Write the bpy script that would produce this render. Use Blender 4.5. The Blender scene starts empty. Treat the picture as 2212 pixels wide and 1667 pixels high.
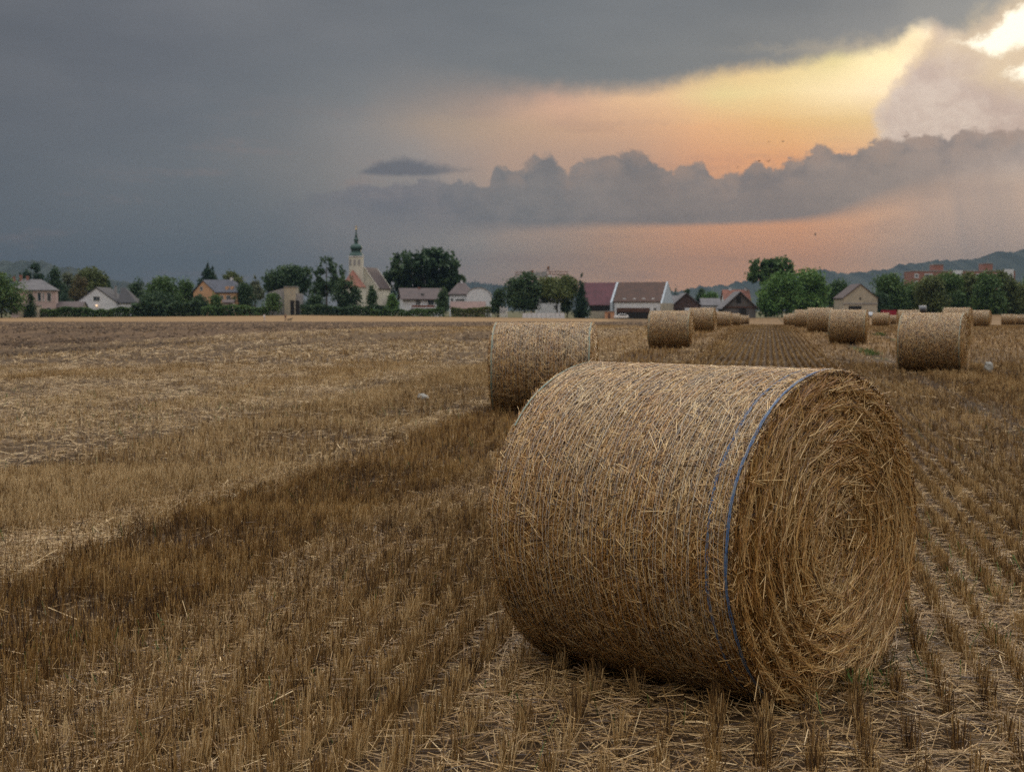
import bpy, bmesh, math, random
import numpy as np
from mathutils import Vector, Matrix
R_ = math.radians
C = bpy.context.scene.collection
SC = bpy.context.scene
rng = np.random.default_rng(7)
random.seed(7)

# ------------------------------------------------------------------ camera
CAM_H = 1.49
FPX = 3072.0                     # focal length in units of a 2212 px wide picture
HOR = 670.0
PITCH = math.atan((833.5 - HOR) / FPX)
cd = bpy.data.cameras.new('camera'); cam = bpy.data.objects.new('camera', cd); C.objects.link(cam)
cam.location = (0, 0, CAM_H); cam.rotation_euler = (math.pi / 2 - PITCH, 0, 0)
cd.lens = 50.0; cd.sensor_width = 36.0; cd.clip_start = 0.1; cd.clip_end = 20000
cd.dof.use_dof = True; cd.dof.focus_distance = 5.5; cd.dof.aperture_fstop = 6.8
SC.camera = cam
SC.view_settings.view_transform = 'Standard'; SC.view_settings.look = 'None'
SC.view_settings.gamma = 1.0; SC.view_settings.exposure = 0.0
SC.cycles.max_bounces = 6; SC.cycles.diffuse_bounces = 3; SC.cycles.glossy_bounces = 2
SC.cycles.transmission_bounces = 3; SC.cycles.volume_bounces = 0; SC.cycles.transparent_max_bounces = 4
SC.cycles.use_denoising = False; SC.cycles.sample_clamp_indirect = 2.5; SC.cycles.sample_clamp_direct = 6.0
SC.cycles.caustics_reflective = False; SC.cycles.caustics_refractive = False

def lin(c):
    return tuple(((x / 255) / 12.92 if x / 255 <= .04045 else ((x / 255 + .055) / 1.055) ** 2.4) for x in c)

def ray(u, v):
    """direction in the world of a point of the 2212 x 1667 picture"""
    dx, dz = (u - 1106) / FPX, (833.5 - v) / FPX
    d = Vector((dx, math.cos(PITCH) + dz * math.sin(PITCH), -math.sin(PITCH) + dz * math.cos(PITCH)))
    return d.normalized()

def azel(u, v):
    d = ray(u, v)
    return math.atan2(d.x, d.y), math.asin(d.z)

# ------------------------------------------------------------------ node helper
class NT:
    def __init__(self, tree): self.t = tree; self.n = tree.nodes; self.l = tree.links
    def put(self, sock, v):
        if v is None: return
        if hasattr(v, 'is_output'): self.l.new(v, sock)
        else:
            if hasattr(sock.default_value, '__len__') and not hasattr(v, '__len__'): v = (v, v, v, 1)[:len(sock.default_value)]
            if hasattr(v, '__len__') and hasattr(sock.default_value, '__len__') and len(sock.default_value) == 4 and len(v) == 3: v = tuple(v) + (1,)
            sock.default_value = v
    def m(self, op, a, b=None, c=None, clamp=False):
        n = self.n.new('ShaderNodeMath'); n.operation = op; n.use_clamp = clamp
        for i, v in enumerate((a, b, c)):
            if v is not None: self.put(n.inputs[i], v)
        return n.outputs[0]
    def add(self, a, b): return self.m('ADD', a, b)
    def sub(self, a, b): return self.m('SUBTRACT', a, b)
    def mul(self, a, b): return self.m('MULTIPLY', a, b)
    def inv(self, a): return self.m('SUBTRACT', 1.0, a)
    def rng(self, v, a, b, c=0.0, d=1.0, smooth=True):
        n = self.n.new('ShaderNodeMapRange'); n.interpolation_type = 'SMOOTHSTEP' if smooth else 'LINEAR'
        for i, x in enumerate((v, a, b, c, d)): self.put(n.inputs[i], x)
        return n.outputs[0]
    def mix(self, f, a, b, blend='MIX'):
        n = self.n.new('ShaderNodeMix'); n.data_type = 'RGBA'; n.blend_type = blend
        self.put(n.inputs[0], f); self.put(n.inputs[6], a); self.put(n.inputs[7], b)
        return n.outputs[2]
    def ramp(self, f, pts, interp='LINEAR'):
        n = self.n.new('ShaderNodeValToRGB'); cr = n.color_ramp; cr.interpolation = interp
        pts = sorted(pts)
        while len(cr.elements) < len(pts): cr.elements.new(0.5)
        for e, (p, c) in zip(cr.elements, pts): e.position = p; e.color = tuple(c)[:3] + (1,)
        self.put(n.inputs[0], f); return n.outputs[0]
    def curve(self, f, pts):
        n = self.n.new('ShaderNodeFloatCurve'); cv = n.mapping.curves[0]; pts = sorted(pts)
        n.mapping.use_clip = False
        while len(cv.points) < len(pts): cv.points.new(0.5, 0.5)
        for p, (x, y) in zip(cv.points, pts): p.location = (x, y); p.handle_type = 'AUTO'
        n.mapping.update(); self.put(n.inputs['Value'], f); return n.outputs[0]
    def noise(self, vec, scale, detail=4, rough=.55, dist=0.0):
        n = self.n.new('ShaderNodeTexNoise'); self.put(n.inputs['Vector'], vec)
        n.inputs['Scale'].default_value = scale; n.inputs['Detail'].default_value = detail
        n.inputs['Roughness'].default_value = rough; n.inputs['Distortion'].default_value = dist
        return n.outputs['Fac']
    def xyz(self, x, y, z):
        n = self.n.new('ShaderNodeCombineXYZ')
        for i, v in enumerate((x, y, z)): self.put(n.inputs[i], v)
        return n.outputs[0]
    def sep(self, v):
        n = self.n.new('ShaderNodeSeparateXYZ'); self.put(n.inputs[0], v); return n.outputs

# ------------------------------------------------------------------ world: dusk sky with a broken storm deck
SUN_AZ, SUN_EL = R_(18.5), R_(10.0)
DOME = 3.5
def build_world():
    w = bpy.data.worlds.new('World'); SC.world = w; w.use_nodes = True
    w.node_tree.nodes.clear(); g = NT(w.node_tree)
    tc = g.n.new('ShaderNodeTexCoord').outputs['Generated']
    X, Y, Z = g.sep(tc)[:3]
    az = g.m('ARCTAN2', X, Y); el = g.m('ARCSINE', Z)
    wob0 = g.sub(g.noise(g.xyz(az, g.mul(el, 1.2), 11.0), 7, 4, .55), .5)
    a01 = g.m('ADD', az, 0.5, clamp=True)
    a01w = g.m('ADD', g.add(az, g.mul(wob0, .10)), 0.5, clamp=True)
    def A(u): return min(1, max(0, azel(u, HOR)[0] + .5))
    def E(v): return azel(1106, v)[1]
    EN = 0.30
    # warps
    vec = g.xyz(az, el, 0.0)
    wob = g.sub(g.noise(g.xyz(az, g.mul(el, 1.6), 3.1), 14, 5, .6), .5)
    big = g.sub(g.noise(g.xyz(g.add(az, g.mul(el, .5)), g.mul(el, 2.2), 7.7), 6, 3, .5), .5)
    lump = g.sub(g.noise(g.xyz(az, g.mul(el, 1.0), 9.7), 46, 8, .68, .3), .5)
    fine = g.sub(g.noise(g.xyz(az, g.mul(el, 1.3), 5.3), 130, 7, .72, .4), .5)
    vo = g.n.new('ShaderNodeTexVoronoi'); vo.feature = 'SMOOTH_F1'; g.put(vo.inputs['Vector'], g.xyz(g.add(az, g.mul(fine, .02)), g.mul(el, 1.1), 4.0)); vo.inputs['Scale'].default_value = 75; vo.inputs['Smoothness'].default_value = .35
    puff = g.sub(.45, vo.outputs['Distance'])
    lump2 = g.sub(g.noise(g.xyz(az, g.mul(el, .8), 21.0), 85, 5, .6), .5)
    streak = g.sub(g.noise(g.xyz(g.mul(az, 1.0), g.mul(el, 6.0), 1.3), 12, 4, .55), .5)
    shaft = g.sub(g.noise(g.xyz(g.add(g.mul(az, 1.0), g.mul(el, .15)), g.mul(el, .12), 2.2), 60, 3, .5), .5)
    elw = g.add(el, g.mul(streak, .012))
    def row(pts): return g.ramp(a01w, [(A(u), lin(c)) for u, c in pts])
    rows = [
     (690, [(-200,(103,110,119)),(0,(103,110,118)),(500,(121,126,128)),(800,(156,149,144)),(1100,(199,168,145)),(1400,(239,181,138)),(1650,(255,191,141)),(1900,(248,201,158)),(2212,(237,210,179))]),
     (540, [(-200,(98,106,114)),(0,(101,109,115)),(500,(114,120,124)),(760,(143,140,137)),(1000,(170,159,149)),(1300,(212,169,136)),(1500,(234,173,131)),(1750,(241,175,130)),(1900,(227,184,152)),(2050,(224,190,161)),(2212,(219,195,170))]),
     (345, [(-200,(96,105,111)),(0,(99,108,114)),(400,(112,118,122)),(700,(142,139,136)),(900,(164,155,149)),(1106,(196,166,145)),(1300,(208,170,144)),(1550,(241,177,132)),(1750,(255,184,128)),(1900,(255,198,151)),(2212,(244,213,181))]),
     (275, [(-200,(96,105,111)),(0,(97,106,113)),(500,(114,120,124)),(800,(154,149,145)),(1000,(190,166,144)),(1300,(229,183,146)),(1500,(255,196,143)),(1700,(255,204,138)),(1880,(255,215,151)),(2212,(255,227,192))]),
     (212, [(-200,(94,103,110)),(500,(113,120,124)),(800,(141,141,140)),(1000,(182,161,146)),(1200,(234,187,156)),(1400,(255,211,161)),(1550,(255,229,164)),(1700,(266,236,172)),(1880,(284,256,202)),(2000,(290,262,222)),(2212,(255,235,208))]),
     (130, [(-200,(94,103,110)),(800,(121,127,129)),(1300,(200,174,151)),(1600,(255,211,153)),(1800,(255,235,169)),(1930,(300,274,214)),(2000,(290,262,222)),(2212,(254,228,207))]),
    ]
    col = None
    for v, pts in rows:
        c = row(pts)
        if col is None: col, pv = c, v
        else:
            col = g.mix(g.rng(elw, E(pv), E(v), smooth=False), col, c); pv = v
    # thin veils drifting through the bright gap
    wv = g.rng(g.add(streak, g.mul(fine, .35)), .02, .26)
    col = g.mix(g.mul(wv, g.rng(el, E(170), E(300), .10, .55)), col, g.mix(.45, col, lin((168, 138, 126))))
    # pillar-like rain shafts low on the right
    sh = g.mul(g.rng(az, azel(1850, 600)[0], azel(2100, 600)[0]), g.mul(g.rng(el, E(620), E(540)), g.rng(el, E(350), E(430))))
    col = g.mix(g.mul(sh, .8), col, g.mix(g.add(.5, g.mul(shaft, 1.5)), (*lin((182, 166, 156)),), (*lin((226, 192, 166)),)))
    # towering cloud on the right
    eN = g.m('DIVIDE', el, EN)
    lb = g.curve(g.m('MINIMUM', g.m('MAXIMUM', eN, 0.0), 1.0), [(0, A(1905)), (E(400) / EN, A(1880)), (E(345) / EN, A(1882)), (E(305) / EN, A(1886)), (E(262) / EN, A(1868)), (E(215) / EN, A(1903)), (E(140) / EN, A(1958)), (E(100) / EN, A(1985)), (E(60) / EN, A(1990)), (1, A(2020))])
    edge = g.add(g.sub(a01, lb), g.add(g.mul(lump, .022), g.mul(fine, .008)))
    rc = g.mul(g.rng(edge, -.001, .006), g.rng(el, E(420), E(360)))
    tower = g.mix(g.rng(el, E(310), E(90)), (*lin((222, 196, 178)),), (*lin((238, 216, 200)),))
    tower = g.mix(g.rng(g.add(lump, g.mul(wob, 1.2)), -.25, .35), g.mix(.55, tower, lin((208, 182, 166))), g.mix(.6, tower, lin((253, 234, 214))))
    tower = g.mix(g.mul(g.rng(edge, .013, .0), g.rng(el, E(330), E(200), .15, .6)), tower, lin((285, 252, 200)))
    col = g.mix(rc, col, tower)
    # burning gaps close to the hidden sun
    def blob(u, v, ru, rv, amp):
        ca, ce = azel(u, v)
        dx = g.m('DIVIDE', g.sub(az, ca), ru / FPX); dy = g.m('DIVIDE', g.sub(el, ce), rv / FPX)
        d = g.m('SQRT', g.add(g.mul(dx, dx), g.mul(dy, dy)))
        return g.add(d, g.add(g.mul(lump, amp), g.mul(fine, amp * .5)))
    # lower cumulus bank
    top = [(-200,470),(500,450),(640,430),(760,405),(850,393),(940,385),(1000,392),(1060,396),(1072,352),(1100,356),(1140,352),(1150,332),(1180,326),(1205,340),(1221,368),(1228,372),(1238,354),(1262,342),(1300,336),(1345,330),(1380,327),(1410,345),(1440,362),(1456,376),(1468,358),(1500,347),(1525,356),(1540,378),(1580,372),(1610,370),(1622,344),(1640,346),(1655,364),(1690,358),(1702,344),(1722,348),(1740,334),(1775,322),(1820,326),(1885,318),(1960,306),(2040,306),(2085,290),(2112,302),(2212,302),(2400,295)]
    bot = [(-200,560),(600,530),(900,506),(1100,500),(1300,492),(1500,490),(1650,488),(1800,476),(1900,456),(2000,436),(2100,420),(2212,398),(2400,380)]
    def ecurve(pts): return g.mul(g.curve(a01, [(A(u), E(v) / EN) for u, v in pts]), EN)
    # float curves are limited in points: split the tops in two
    tl = [p for p in top if p[0] <= 1456]; tr = [p for p in top if p[0] >= 1440]
    te = g.m('ADD', g.mul(ecurve(tl), g.m('LESS_THAN', a01, A(1450))), g.mul(ecurve(tr), g.m('GREATER_THAN', a01, A(1449.99))))
    te = g.add(te, g.add(g.mul(lump, .013), g.add(g.mul(fine, .012), g.add(g.mul(puff, .006), g.mul(lump2, .012)))))
    be = g.add(ecurve(bot), g.add(g.mul(wob, .005), g.mul(fine, .002)))
    bsoft = g.curve(a01, [(0, .10), (A(700), .05), (A(1000), .014), (A(1300), .006), (A(1750), .006), (A(1900), .014), (A(2212), .03), (1, .05)])
    mb = g.mul(g.rng(g.sub(te, el), -.0008, .0035), g.rng(g.sub(el, be), g.mul(bsoft, -.5), bsoft))
    op = g.rng(az, azel(500, 400)[0], azel(860, 400)[0])
    bank = row([(500,(106,112,124)),(800,(126,127,133)),(1100,(140,137,135)),(1400,(150,139,132)),(1700,(158,144,135)),(1900,(171,155,143)),(2050,(176,159,148)),(2212,(189,173,161))])
    bank = g.mix(g.rng(g.add(g.mul(wob, 1.2), g.add(g.mul(lump, .8), g.mul(streak, .7))), -.3, .35), g.mix(.13, bank, (0.05, .05, .06)), g.mix(.16, bank, lin((205, 178, 158))))
    hd = g.mul(g.rng(g.sub(te, el), .026, .0), g.rng(az, azel(1000, 400)[0], azel(1150, 400)[0]))
    bank = g.mix(g.mul(hd, g.rng(g.add(g.mul(puff, .8), lump), -.35, .35)), bank, g.mix(.35, bank, lin((196, 158, 132))))
    bank = g.mix(g.mul(hd, g.rng(g.add(g.mul(puff, .8), lump), .05, -.4)), bank, g.mix(.35, bank, lin((112, 112, 116))))
    col = g.mix(g.mul(mb, op), col, bank)
    # lens shaped dark cloud
    lt = g.add(ecurve([(700, 384), (762, 377), (800, 357), (835, 344), (870, 338), (915, 345), (960, 354), (1010, 360), (1060, 372), (1120, 384)]), g.add(g.mul(lump, .006), g.mul(fine, .006)))
    lb2 = g.add(ecurve([(700, 380), (762, 379), (850, 384), (930, 382), (1000, 374), (1060, 370), (1120, 366)]), g.mul(fine, .003))
    ml = g.mul(g.mul(g.rng(g.sub(lt, el), -.001, .005), g.rng(g.sub(el, lb2), -.001, .003)), g.mul(g.rng(az, azel(745, 400)[0], azel(790, 400)[0]), g.rng(az, azel(1110, 400)[0], azel(900, 400)[0])))
    col = g.mix(g.mul(ml, .78), col, lin((104, 107, 115)))
    # upper deck
    de = g.add(ecurve([(-400,640),(200,520),(500,380),(700,300),(900,262),(1106,234),(1230,214),(1330,206),(1450,193),(1590,166),(1720,153),(1830,137),(1900,128),(1940,108),(1965,88),(2000,82),(2060,110),(2110,96),(2160,70),(2212,56),(2500,30)]), g.add(g.mul(wob, .010), g.add(g.mul(lump, .012), g.mul(fine, .005))))
    soft = g.curve(a01, [(0, .16), (A(500), .11), (A(900), .050), (A(1150), .022), (A(1400), .012), (A(1650), .009), (A(1900), .008), (A(2212), .014), (1, .02)])
    md = g.rng(g.sub(el, de), g.mul(soft, -.45), soft)
    deck = row([(-200,(88,96,104)),(0,(95,104,111)),(400,(108,116,123)),(800,(114,122,126)),(1200,(121,130,132)),(1600,(133,138,137)),(1900,(151,153,150)),(2100,(168,168,161)),(2212,(179,175,167))])
    deck = g.mix(g.mul(g.rng(g.sub(el, de), .0, .06), .35), g.mix(.18, deck, lin((170, 150, 140))), (*lin((88, 98, 112)),))
    deck = g.mix(g.rng(g.add(big, g.mul(streak, .25)), -.3, .3), g.mix(.10, deck, (.02, .03, .04)), g.mix(.09, deck, lin((190, 185, 180))))
    col = g.mix(md, col, deck)
    for hu, hl in (([(2040, 122), (2075, 116), (2092, 98), (2120, 94), (2160, 66), (2212, 38), (2330, 0)], [(2040, 122), (2075, 128), (2110, 142), (2140, 160), (2170, 150), (2212, 136), (2330, 110)]), ([(2150, 192), (2180, 182), (2212, 164), (2330, 140)], [(2150, 192), (2185, 204), (2212, 208), (2330, 220)])):
        rag = g.add(g.mul(lump, .020), g.mul(fine, .014))
        q = g.m('MINIMUM', g.sub(g.add(ecurve(hu), rag), el), g.sub(el, g.add(ecurve(hl), g.mul(rag, .8))))
        b = g.rng(q, -.0015, .0065); q = g.sub(1.2, g.mul(q, 40.0))
        col = g.mix(g.mul(g.rng(q, 2.0, .9), .6), col, lin((255, 226, 178)))
        col = g.mix(b, col, (1.5, 1.36, 1.08))
    # rest of the dome: unseen overhead and behind, brightness shaped to light the ground
    dome_n = g.noise(tc, 2.2, 5, .55)
    dome = g.mix(g.rng(dome_n, .35, .68), (DOME * .86, DOME * .86, DOME * .88), (DOME * 1.22, DOME * 1.16, DOME * 1.08))
    dome = g.mix(g.rng(el, .25, 1.15), g.mix(1.0, dome, (.125, .095, .07), 'MULTIPLY'), dome)
    side = g.m('ABSOLUTE', az)
    f_dome = g.m('MAXIMUM', g.rng(el, .25, .62), g.rng(side, .75, 1.9))
    col = g.mix(f_dome, col, dome)
    bg = g.n.new('ShaderNodeBackground'); g.put(bg.inputs[0], col); bg.inputs[1].default_value = 1.0
    sky = g.n.new('ShaderNodeTexSky'); sky.sky_type = 'NISHITA'; sky.sun_disc = False
    sky.sun_elevation = SUN_EL; sky.sun_rotation = SUN_AZ; sky.dust_density = 2.0
    bs = g.n.new('ShaderNodeBackground'); g.put(bs.inputs[0], sky.outputs[0]); bs.inputs[1].default_value = 0.08
    ms = g.n.new('ShaderNodeMixShader')
    g.put(ms.inputs[0], g.sub(1.0, g.mul(f_dome, .25)))
    g.l.new(bs.outputs[0], ms.inputs[1]); g.l.new(bg.outputs[0], ms.inputs[2])
    out = g.n.new('ShaderNodeOutputWorld'); g.l.new(ms.outputs[0], out.inputs[0])
    w.cycles.sampling_method = 'MANUAL'; w.cycles.sample_map_resolution = 1024
build_world()

sl = bpy.data.lights.new('sun', 'SUN'); sun = bpy.data.objects.new('sun', sl); C.objects.link(sun)
sl.energy = 0.8; sl.angle = R_(14); sl.color = (1.0, .80, .58)
sd = Vector((math.sin(SUN_AZ) * math.cos(SUN_EL), math.cos(SUN_AZ) * math.cos(SUN_EL), math.sin(SUN_EL)))
sun.rotation_euler = sd.to_track_quat('Z', 'Y').to_euler(); sun.location = (60, 150, 60)

# ------------------------------------------------------------------ terrain
ROW_AZ = R_(10.2); CA, SA = math.cos(ROW_AZ), math.sin(ROW_AZ); ROWD = .165
GY = np.array([-60, 12, 20, 30, 48, 56, 72, 90, 105, 117, 140, 160, 228, 310.])
GZ = np.array([0, 0, .06, .17, .21, .27, .36, .32, .22, .05, -.07, -.2, -.7, -1.1])
BU = np.array([-400, 100, 420, 650, 950, 1200, 1450, 1700, 2100, 2600.])
BV = np.array([686, 685.5, 683, 680.5, 684, 687, 689, 685.5, 679.5, 679])
def ground(X, Y):
    X = np.asarray(X, float); Y = np.asarray(Y, float)
    z = np.interp(Y, GY, GZ)
    u = 1106 + FPX * X / np.maximum(Y, 50)
    zf = CAM_H - (np.interp(u, BU, BV) - HOR) * 430 / FPX
    t = np.clip((Y - 300) / 130, 0, 1); t = t * t * (3 - 2 * t)
    return z * (1 - t) + zf * t
def gz(x, y): return float(ground(x, y))

_L = np.random.default_rng(3).random((64, 64))
def vn(x, y):
    """value noise 0..1"""
    x = np.asarray(x, float); y = np.asarray(y, float)
    i = np.floor(x).astype(int); j = np.floor(y).astype(int); fx = x - i; fy = y - j
    fx = fx * fx * (3 - 2 * fx); fy = fy * fy * (3 - 2 * fy)
    q = lambda a, b: _L[a % 64, b % 64]
    return (q(i, j) * (1 - fx) + q(i + 1, j) * fx) * (1 - fy) + (q(i, j + 1) * (1 - fx) + q(i + 1, j + 1) * fx) * fy
def fbm(x, y, o=4):
    s = 0; a = .5; t = 0
    for k in range(o): s = s + a * vn(x * 2 ** k + 17 * k, y * 2 ** k + 5 * k); t += a; a *= .5
    return s / t

# ------------------------------------------------------------------ mesh helpers
def mesh_np(name, V, F, mat=None, attrs=None, smooth=False, mats=None, mi=None):
    V = np.asarray(V, np.float32); F = np.asarray(F, np.int32); k = F.shape[1]
    me = bpy.data.meshes.new(name)
    me.vertices.add(len(V)); me.vertices.foreach_set('co', V.ravel())
    me.loops.add(F.size); me.loops.foreach_set('vertex_index', F.ravel())
    me.polygons.add(len(F)); me.polygons.foreach_set('loop_start', np.arange(0, F.size, k, dtype=np.int32))
    if smooth: me.polygons.foreach_set('use_smooth', np.ones(len(F), bool))
    for kk, v in (attrs or {}).items():
        a = me.attributes.new(kk, 'FLOAT', 'POINT'); a.data.foreach_set('value', np.asarray(v, np.float32))
    for m_ in (mats or ([mat] if mat else [])): me.materials.append(m_)
    if mi is not None: me.polygons.foreach_set('material_index', np.asarray(mi, np.int32))
    me.update(calc_edges=True); me.validate()
    return me
def link(name, me, parent=None, loc=(0, 0, 0)):
    o = bpy.data.objects.new(name, me); C.objects.link(o); o.location = loc
    if parent is not None: o.parent = parent
    return o
def thing(name, label, cat, loc=(0, 0, 0), rz=0, group=None):
    o = bpy.data.objects.new(name, None); C.objects.link(o); o.location = loc; o.rotation_euler = (0, 0, rz)
    o.empty_display_size = .3; o['label'] = label; o['category'] = cat
    if group: o['group'] = group
    return o
def tag(o, label, cat, group=None):
    o['label'] = label; o['category'] = cat
    if group: o['group'] = group
    return o
def copy_tree(o, parent=None):
    c = o.copy(); C.objects.link(c)
    if parent is not None: c.parent = parent
    for ch in list(o.children): copy_tree(ch, c)
    return c

def norm(v): return v / np.maximum(np.linalg.norm(v, axis=-1, keepdims=True), 1e-9)
def ribbons(P0, P1, w, n, bend=None):
    """V-section straws from P0 to P1, width w, crest towards n: 6 verts and 2 quads each"""
    d = norm(P1 - P0); s = norm(np.cross(d, n)); up = norm(np.cross(s, d)); w = w[:, None]
    V = np.stack([P0 - s * w / 2, P0 + up * w * .38, P0 + s * w / 2, P1 - s * w * .42, P1 + up * w * .3, P1 + s * w * .42], 1)
    N = len(P0); b = (np.arange(N) * 6)[:, None, None]
    F = np.array([[0, 1, 4, 3], [1, 2, 5, 4]])[None] + b
    return V.reshape(-1, 3), F.reshape(-1, 4)
def tubes3(P0, P1, w, top=.85):
    """three-sided hollow stalks"""
    d = norm(P1 - P0); a = np.where(np.abs(d[:, 2:3]) > .9, np.array([[1., 0, 0]]), np.array([[0, 0, 1.]]))
    s = norm(np.cross(d, a)); t = np.cross(d, s); ph = rng.random(len(P0)) * 6.28; w = w[:, None] / 2
    ring = []
    for base, k in ((P0, 1), (P1, top)):
        for j in range(3):
            an = (ph + j * 2.0944)[:, None]; ring.append(base + (np.cos(an) * s + np.sin(an) * t) * w * k)
    V = np.stack(ring, 1); N = len(P0); b = (np.arange(N) * 6)[:, None, None]
    F = np.array([[0, 1, 4, 3], [1, 2, 5, 4], [2, 0, 3, 5]])[None] + b
    return V.reshape(-1, 3), F.reshape(-1, 4)

class MB:
    """collects boxes, prisms, tubes and polygons into ONE mesh"""
    def __init__(self): self.bm = bmesh.new()
    def poly(self, pts, thick=None):
        vs = [self.bm.verts.new(p) for p in pts]; f = self.bm.faces.new(vs)
        if thick is not None:
            r = bmesh.ops.extrude_face_region(self.bm, geom=[f])
            bmesh.ops.translate(self.bm, vec=Vector(thick), verts=[e for e in r['geom'] if isinstance(e, bmesh.types.BMVert)])
        return self
    def box(self, x0, x1, y0, y1, z0, z1):
        return self.poly([(x0, y0, z0), (x1, y0, z0), (x1, y1, z0), (x0, y1, z0)], (0, 0, z1 - z0))
    def tube(self, pts, rad, seg=6):
        pts = [Vector(p) for p in pts]; rings = []
        for i, p in enumerate(pts):
            d = (pts[min(i + 1, len(pts) - 1)] - pts[max(i - 1, 0)]).normalized()
            a = d.orthogonal().normalized(); b = d.cross(a); r = rad[i] if hasattr(rad, '__len__') else rad
            rings.append([self.bm.verts.new(p + (a * math.cos(6.2832 * k / seg) + b * math.sin(6.2832 * k / seg)) * r) for k in range(seg)])
        for i in range(len(rings) - 1):
            for k in range(seg): self.bm.faces.new((rings[i][k], rings[i][(k + 1) % seg], rings[i + 1][(k + 1) % seg], rings[i + 1][k]))
        self.bm.faces.new(rings[0][::-1]); self.bm.faces.new(rings[-1]); return self
    def lathe(self, prof, seg=16, c=(0, 0, 0), square=False):
        rings = []
        for r, z in prof:
            rings.append([self.bm.verts.new((c[0] + r * math.cos(6.2832 * (k + .5) / seg), c[1] + r * math.sin(6.2832 * (k + .5) / seg), c[2] + z)) for k in range(seg)])
        for i in range(len(rings) - 1):
            for k in range(seg): self.bm.faces.new((rings[i][k], rings[i][(k + 1) % seg], rings[i + 1][(k + 1) % seg], rings[i + 1][k]))
        self.bm.faces.new(rings[0][::-1]); self.bm.faces.new(rings[-1]); return self
    def build(self, name, mat, parent=None, loc=(0, 0, 0), smooth=False):
        bmesh.ops.recalc_face_normals(self.bm, faces=self.bm.faces)
        me = bpy.data.meshes.new(name); self.bm.to_mesh(me); self.bm.free(); me.materials.append(mat)
        if smooth:
            for p in me.polygons: p.use_smooth = True
        return link(name, me, parent, loc)

# ------------------------------------------------------------------ materials
def new_mat(name):
    m = bpy.data.materials.new(name); m.use_nodes = True; m.node_tree.nodes.clear(); g = NT(m.node_tree)
    b = g.n.new('ShaderNodeBsdfPrincipled'); o = g.n.new('ShaderNodeOutputMaterial'); g.l.new(b.outputs[0], o.inputs[0])
    return m, g, b, o
def straw_mat(name, pal, pal2, rough=.5, spec=.5, spread=1.0):
    m, g, b, o = new_mat(name)
    at = g.n.new('ShaderNodeAttribute'); at.attribute_name = 'rnd'; tt = g.n.new('ShaderNodeAttribute'); tt.attribute_name = 'tint'
    k = len(pal) - 1
    c1 = g.ramp(at.outputs['Fac'], [(i / k, c) for i, c in enumerate(pal)]); c2 = g.ramp(at.outputs['Fac'], [(i / k, c) for i, c in enumerate(pal2)])
    col = g.mix(tt.outputs['Fac'], c1, c2)
    tc = g.n.new('ShaderNodeTexCoord').outputs['Object']
    col = g.mix(g.mul(g.noise(tc, 60, 2), .5), col, g.mix(1.0, col, (.72, .68, .62), 'MULTIPLY'))
    g.put(b.inputs['Base Color'], col); b.inputs['Roughness'].default_value = rough; b.inputs['Specular IOR Level'].default_value = spec
    return m
PALE = [(.040, .021, .008), (.15, .086, .030), (.27, .168, .062), (.37, .245, .102), (.47, .335, .160), (.60, .48, .275)]
BROWN = [(.038, .016, .004), (.140, .060, .012), (.25, .115, .024), (.36, .180, .040), (.46, .265, .078), (.60, .41, .17)]
M_stub = straw_mat('stubble_straw', [(.032, .016, .006), (.105, .060, .021), (.190, .115, .043), (.280, .180, .074), (.40, .275, .128), (.60, .46, .26)],
                   [(.024, .010, .003), (.085, .040, .009), (.155, .079, .017), (.225, .122, .030), (.31, .18, .054), (.44, .29, .115)])
M_bale = straw_mat('bale_straw', PALE, BROWN, .42, .7)
M_green = straw_mat('weed_leaf', [(.03, .07, .012), (.045, .10, .018), (.07, .14, .028), (.09, .16, .04)], [(.05, .06, .015)] * 4, .6, .3)

def plain(name, c, rough=.8, var=.25, scale=3.0, spec=.3, metal=0.0, c2=None, bump=0.0):
    """painted or plastered surface with worn patches"""
    m, g, b, o = new_mat(name)
    tc = g.n.new('ShaderNodeTexCoord').outputs['Object']
    n = g.noise(tc, scale, 6, .6); n2 = g.noise(tc, scale * 7, 3, .6)
    dk = c2 if c2 else tuple(x * (1 - var) for x in c)
    col = g.mix(g.rng(g.add(n, g.mul(g.sub(n2, .5), .4)), .35, .7), c, dk)
    g.put(b.inputs['Base Color'], col); b.inputs['Roughness'].default_value = rough
    b.inputs['Specular IOR Level'].default_value = spec; b.inputs['Metallic'].default_value = metal
    if bump:
        bn = g.n.new('ShaderNodeBump'); bn.inputs['Strength'].default_value = bump; bn.inputs['Distance'].default_value = .02
        g.l.new(n2, bn.inputs['Height']); g.l.new(bn.outputs[0], b.inputs['Normal'])
    return m
def tiles(name, c, c2, pitch=.33):
    """roof tiles: courses and patchy weathering"""
    m, g, b, o = new_mat(name)
    tc = g.n.new('ShaderNodeTexCoord').outputs['Object']; x, y, z = g.sep(tc)[:3]
    br = g.n.new('ShaderNodeTexBrick'); g.put(br.inputs['Vector'], g.xyz(g.add(x, y), z, 0)); br.inputs['Scale'].default_value = 1.0 / pitch
    br.inputs['Color1'].default_value = (*c, 1); br.inputs['Color2'].default_value = (*c2, 1); br.inputs['Mortar'].default_value = tuple(q * .45 for q in c) + (1,)
    br.inputs['Mortar Size'].default_value = .06
    col = g.mix(g.rng(g.noise(tc, .6, 5), .4, .7), br.outputs['Color'], g.mix(1.0, br.outputs['Color'], (.7, .72, .74), 'MULTIPLY'))
    g.put(b.inputs['Base Color'], col); b.inputs['Roughness'].default_value = .75
    return m
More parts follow.
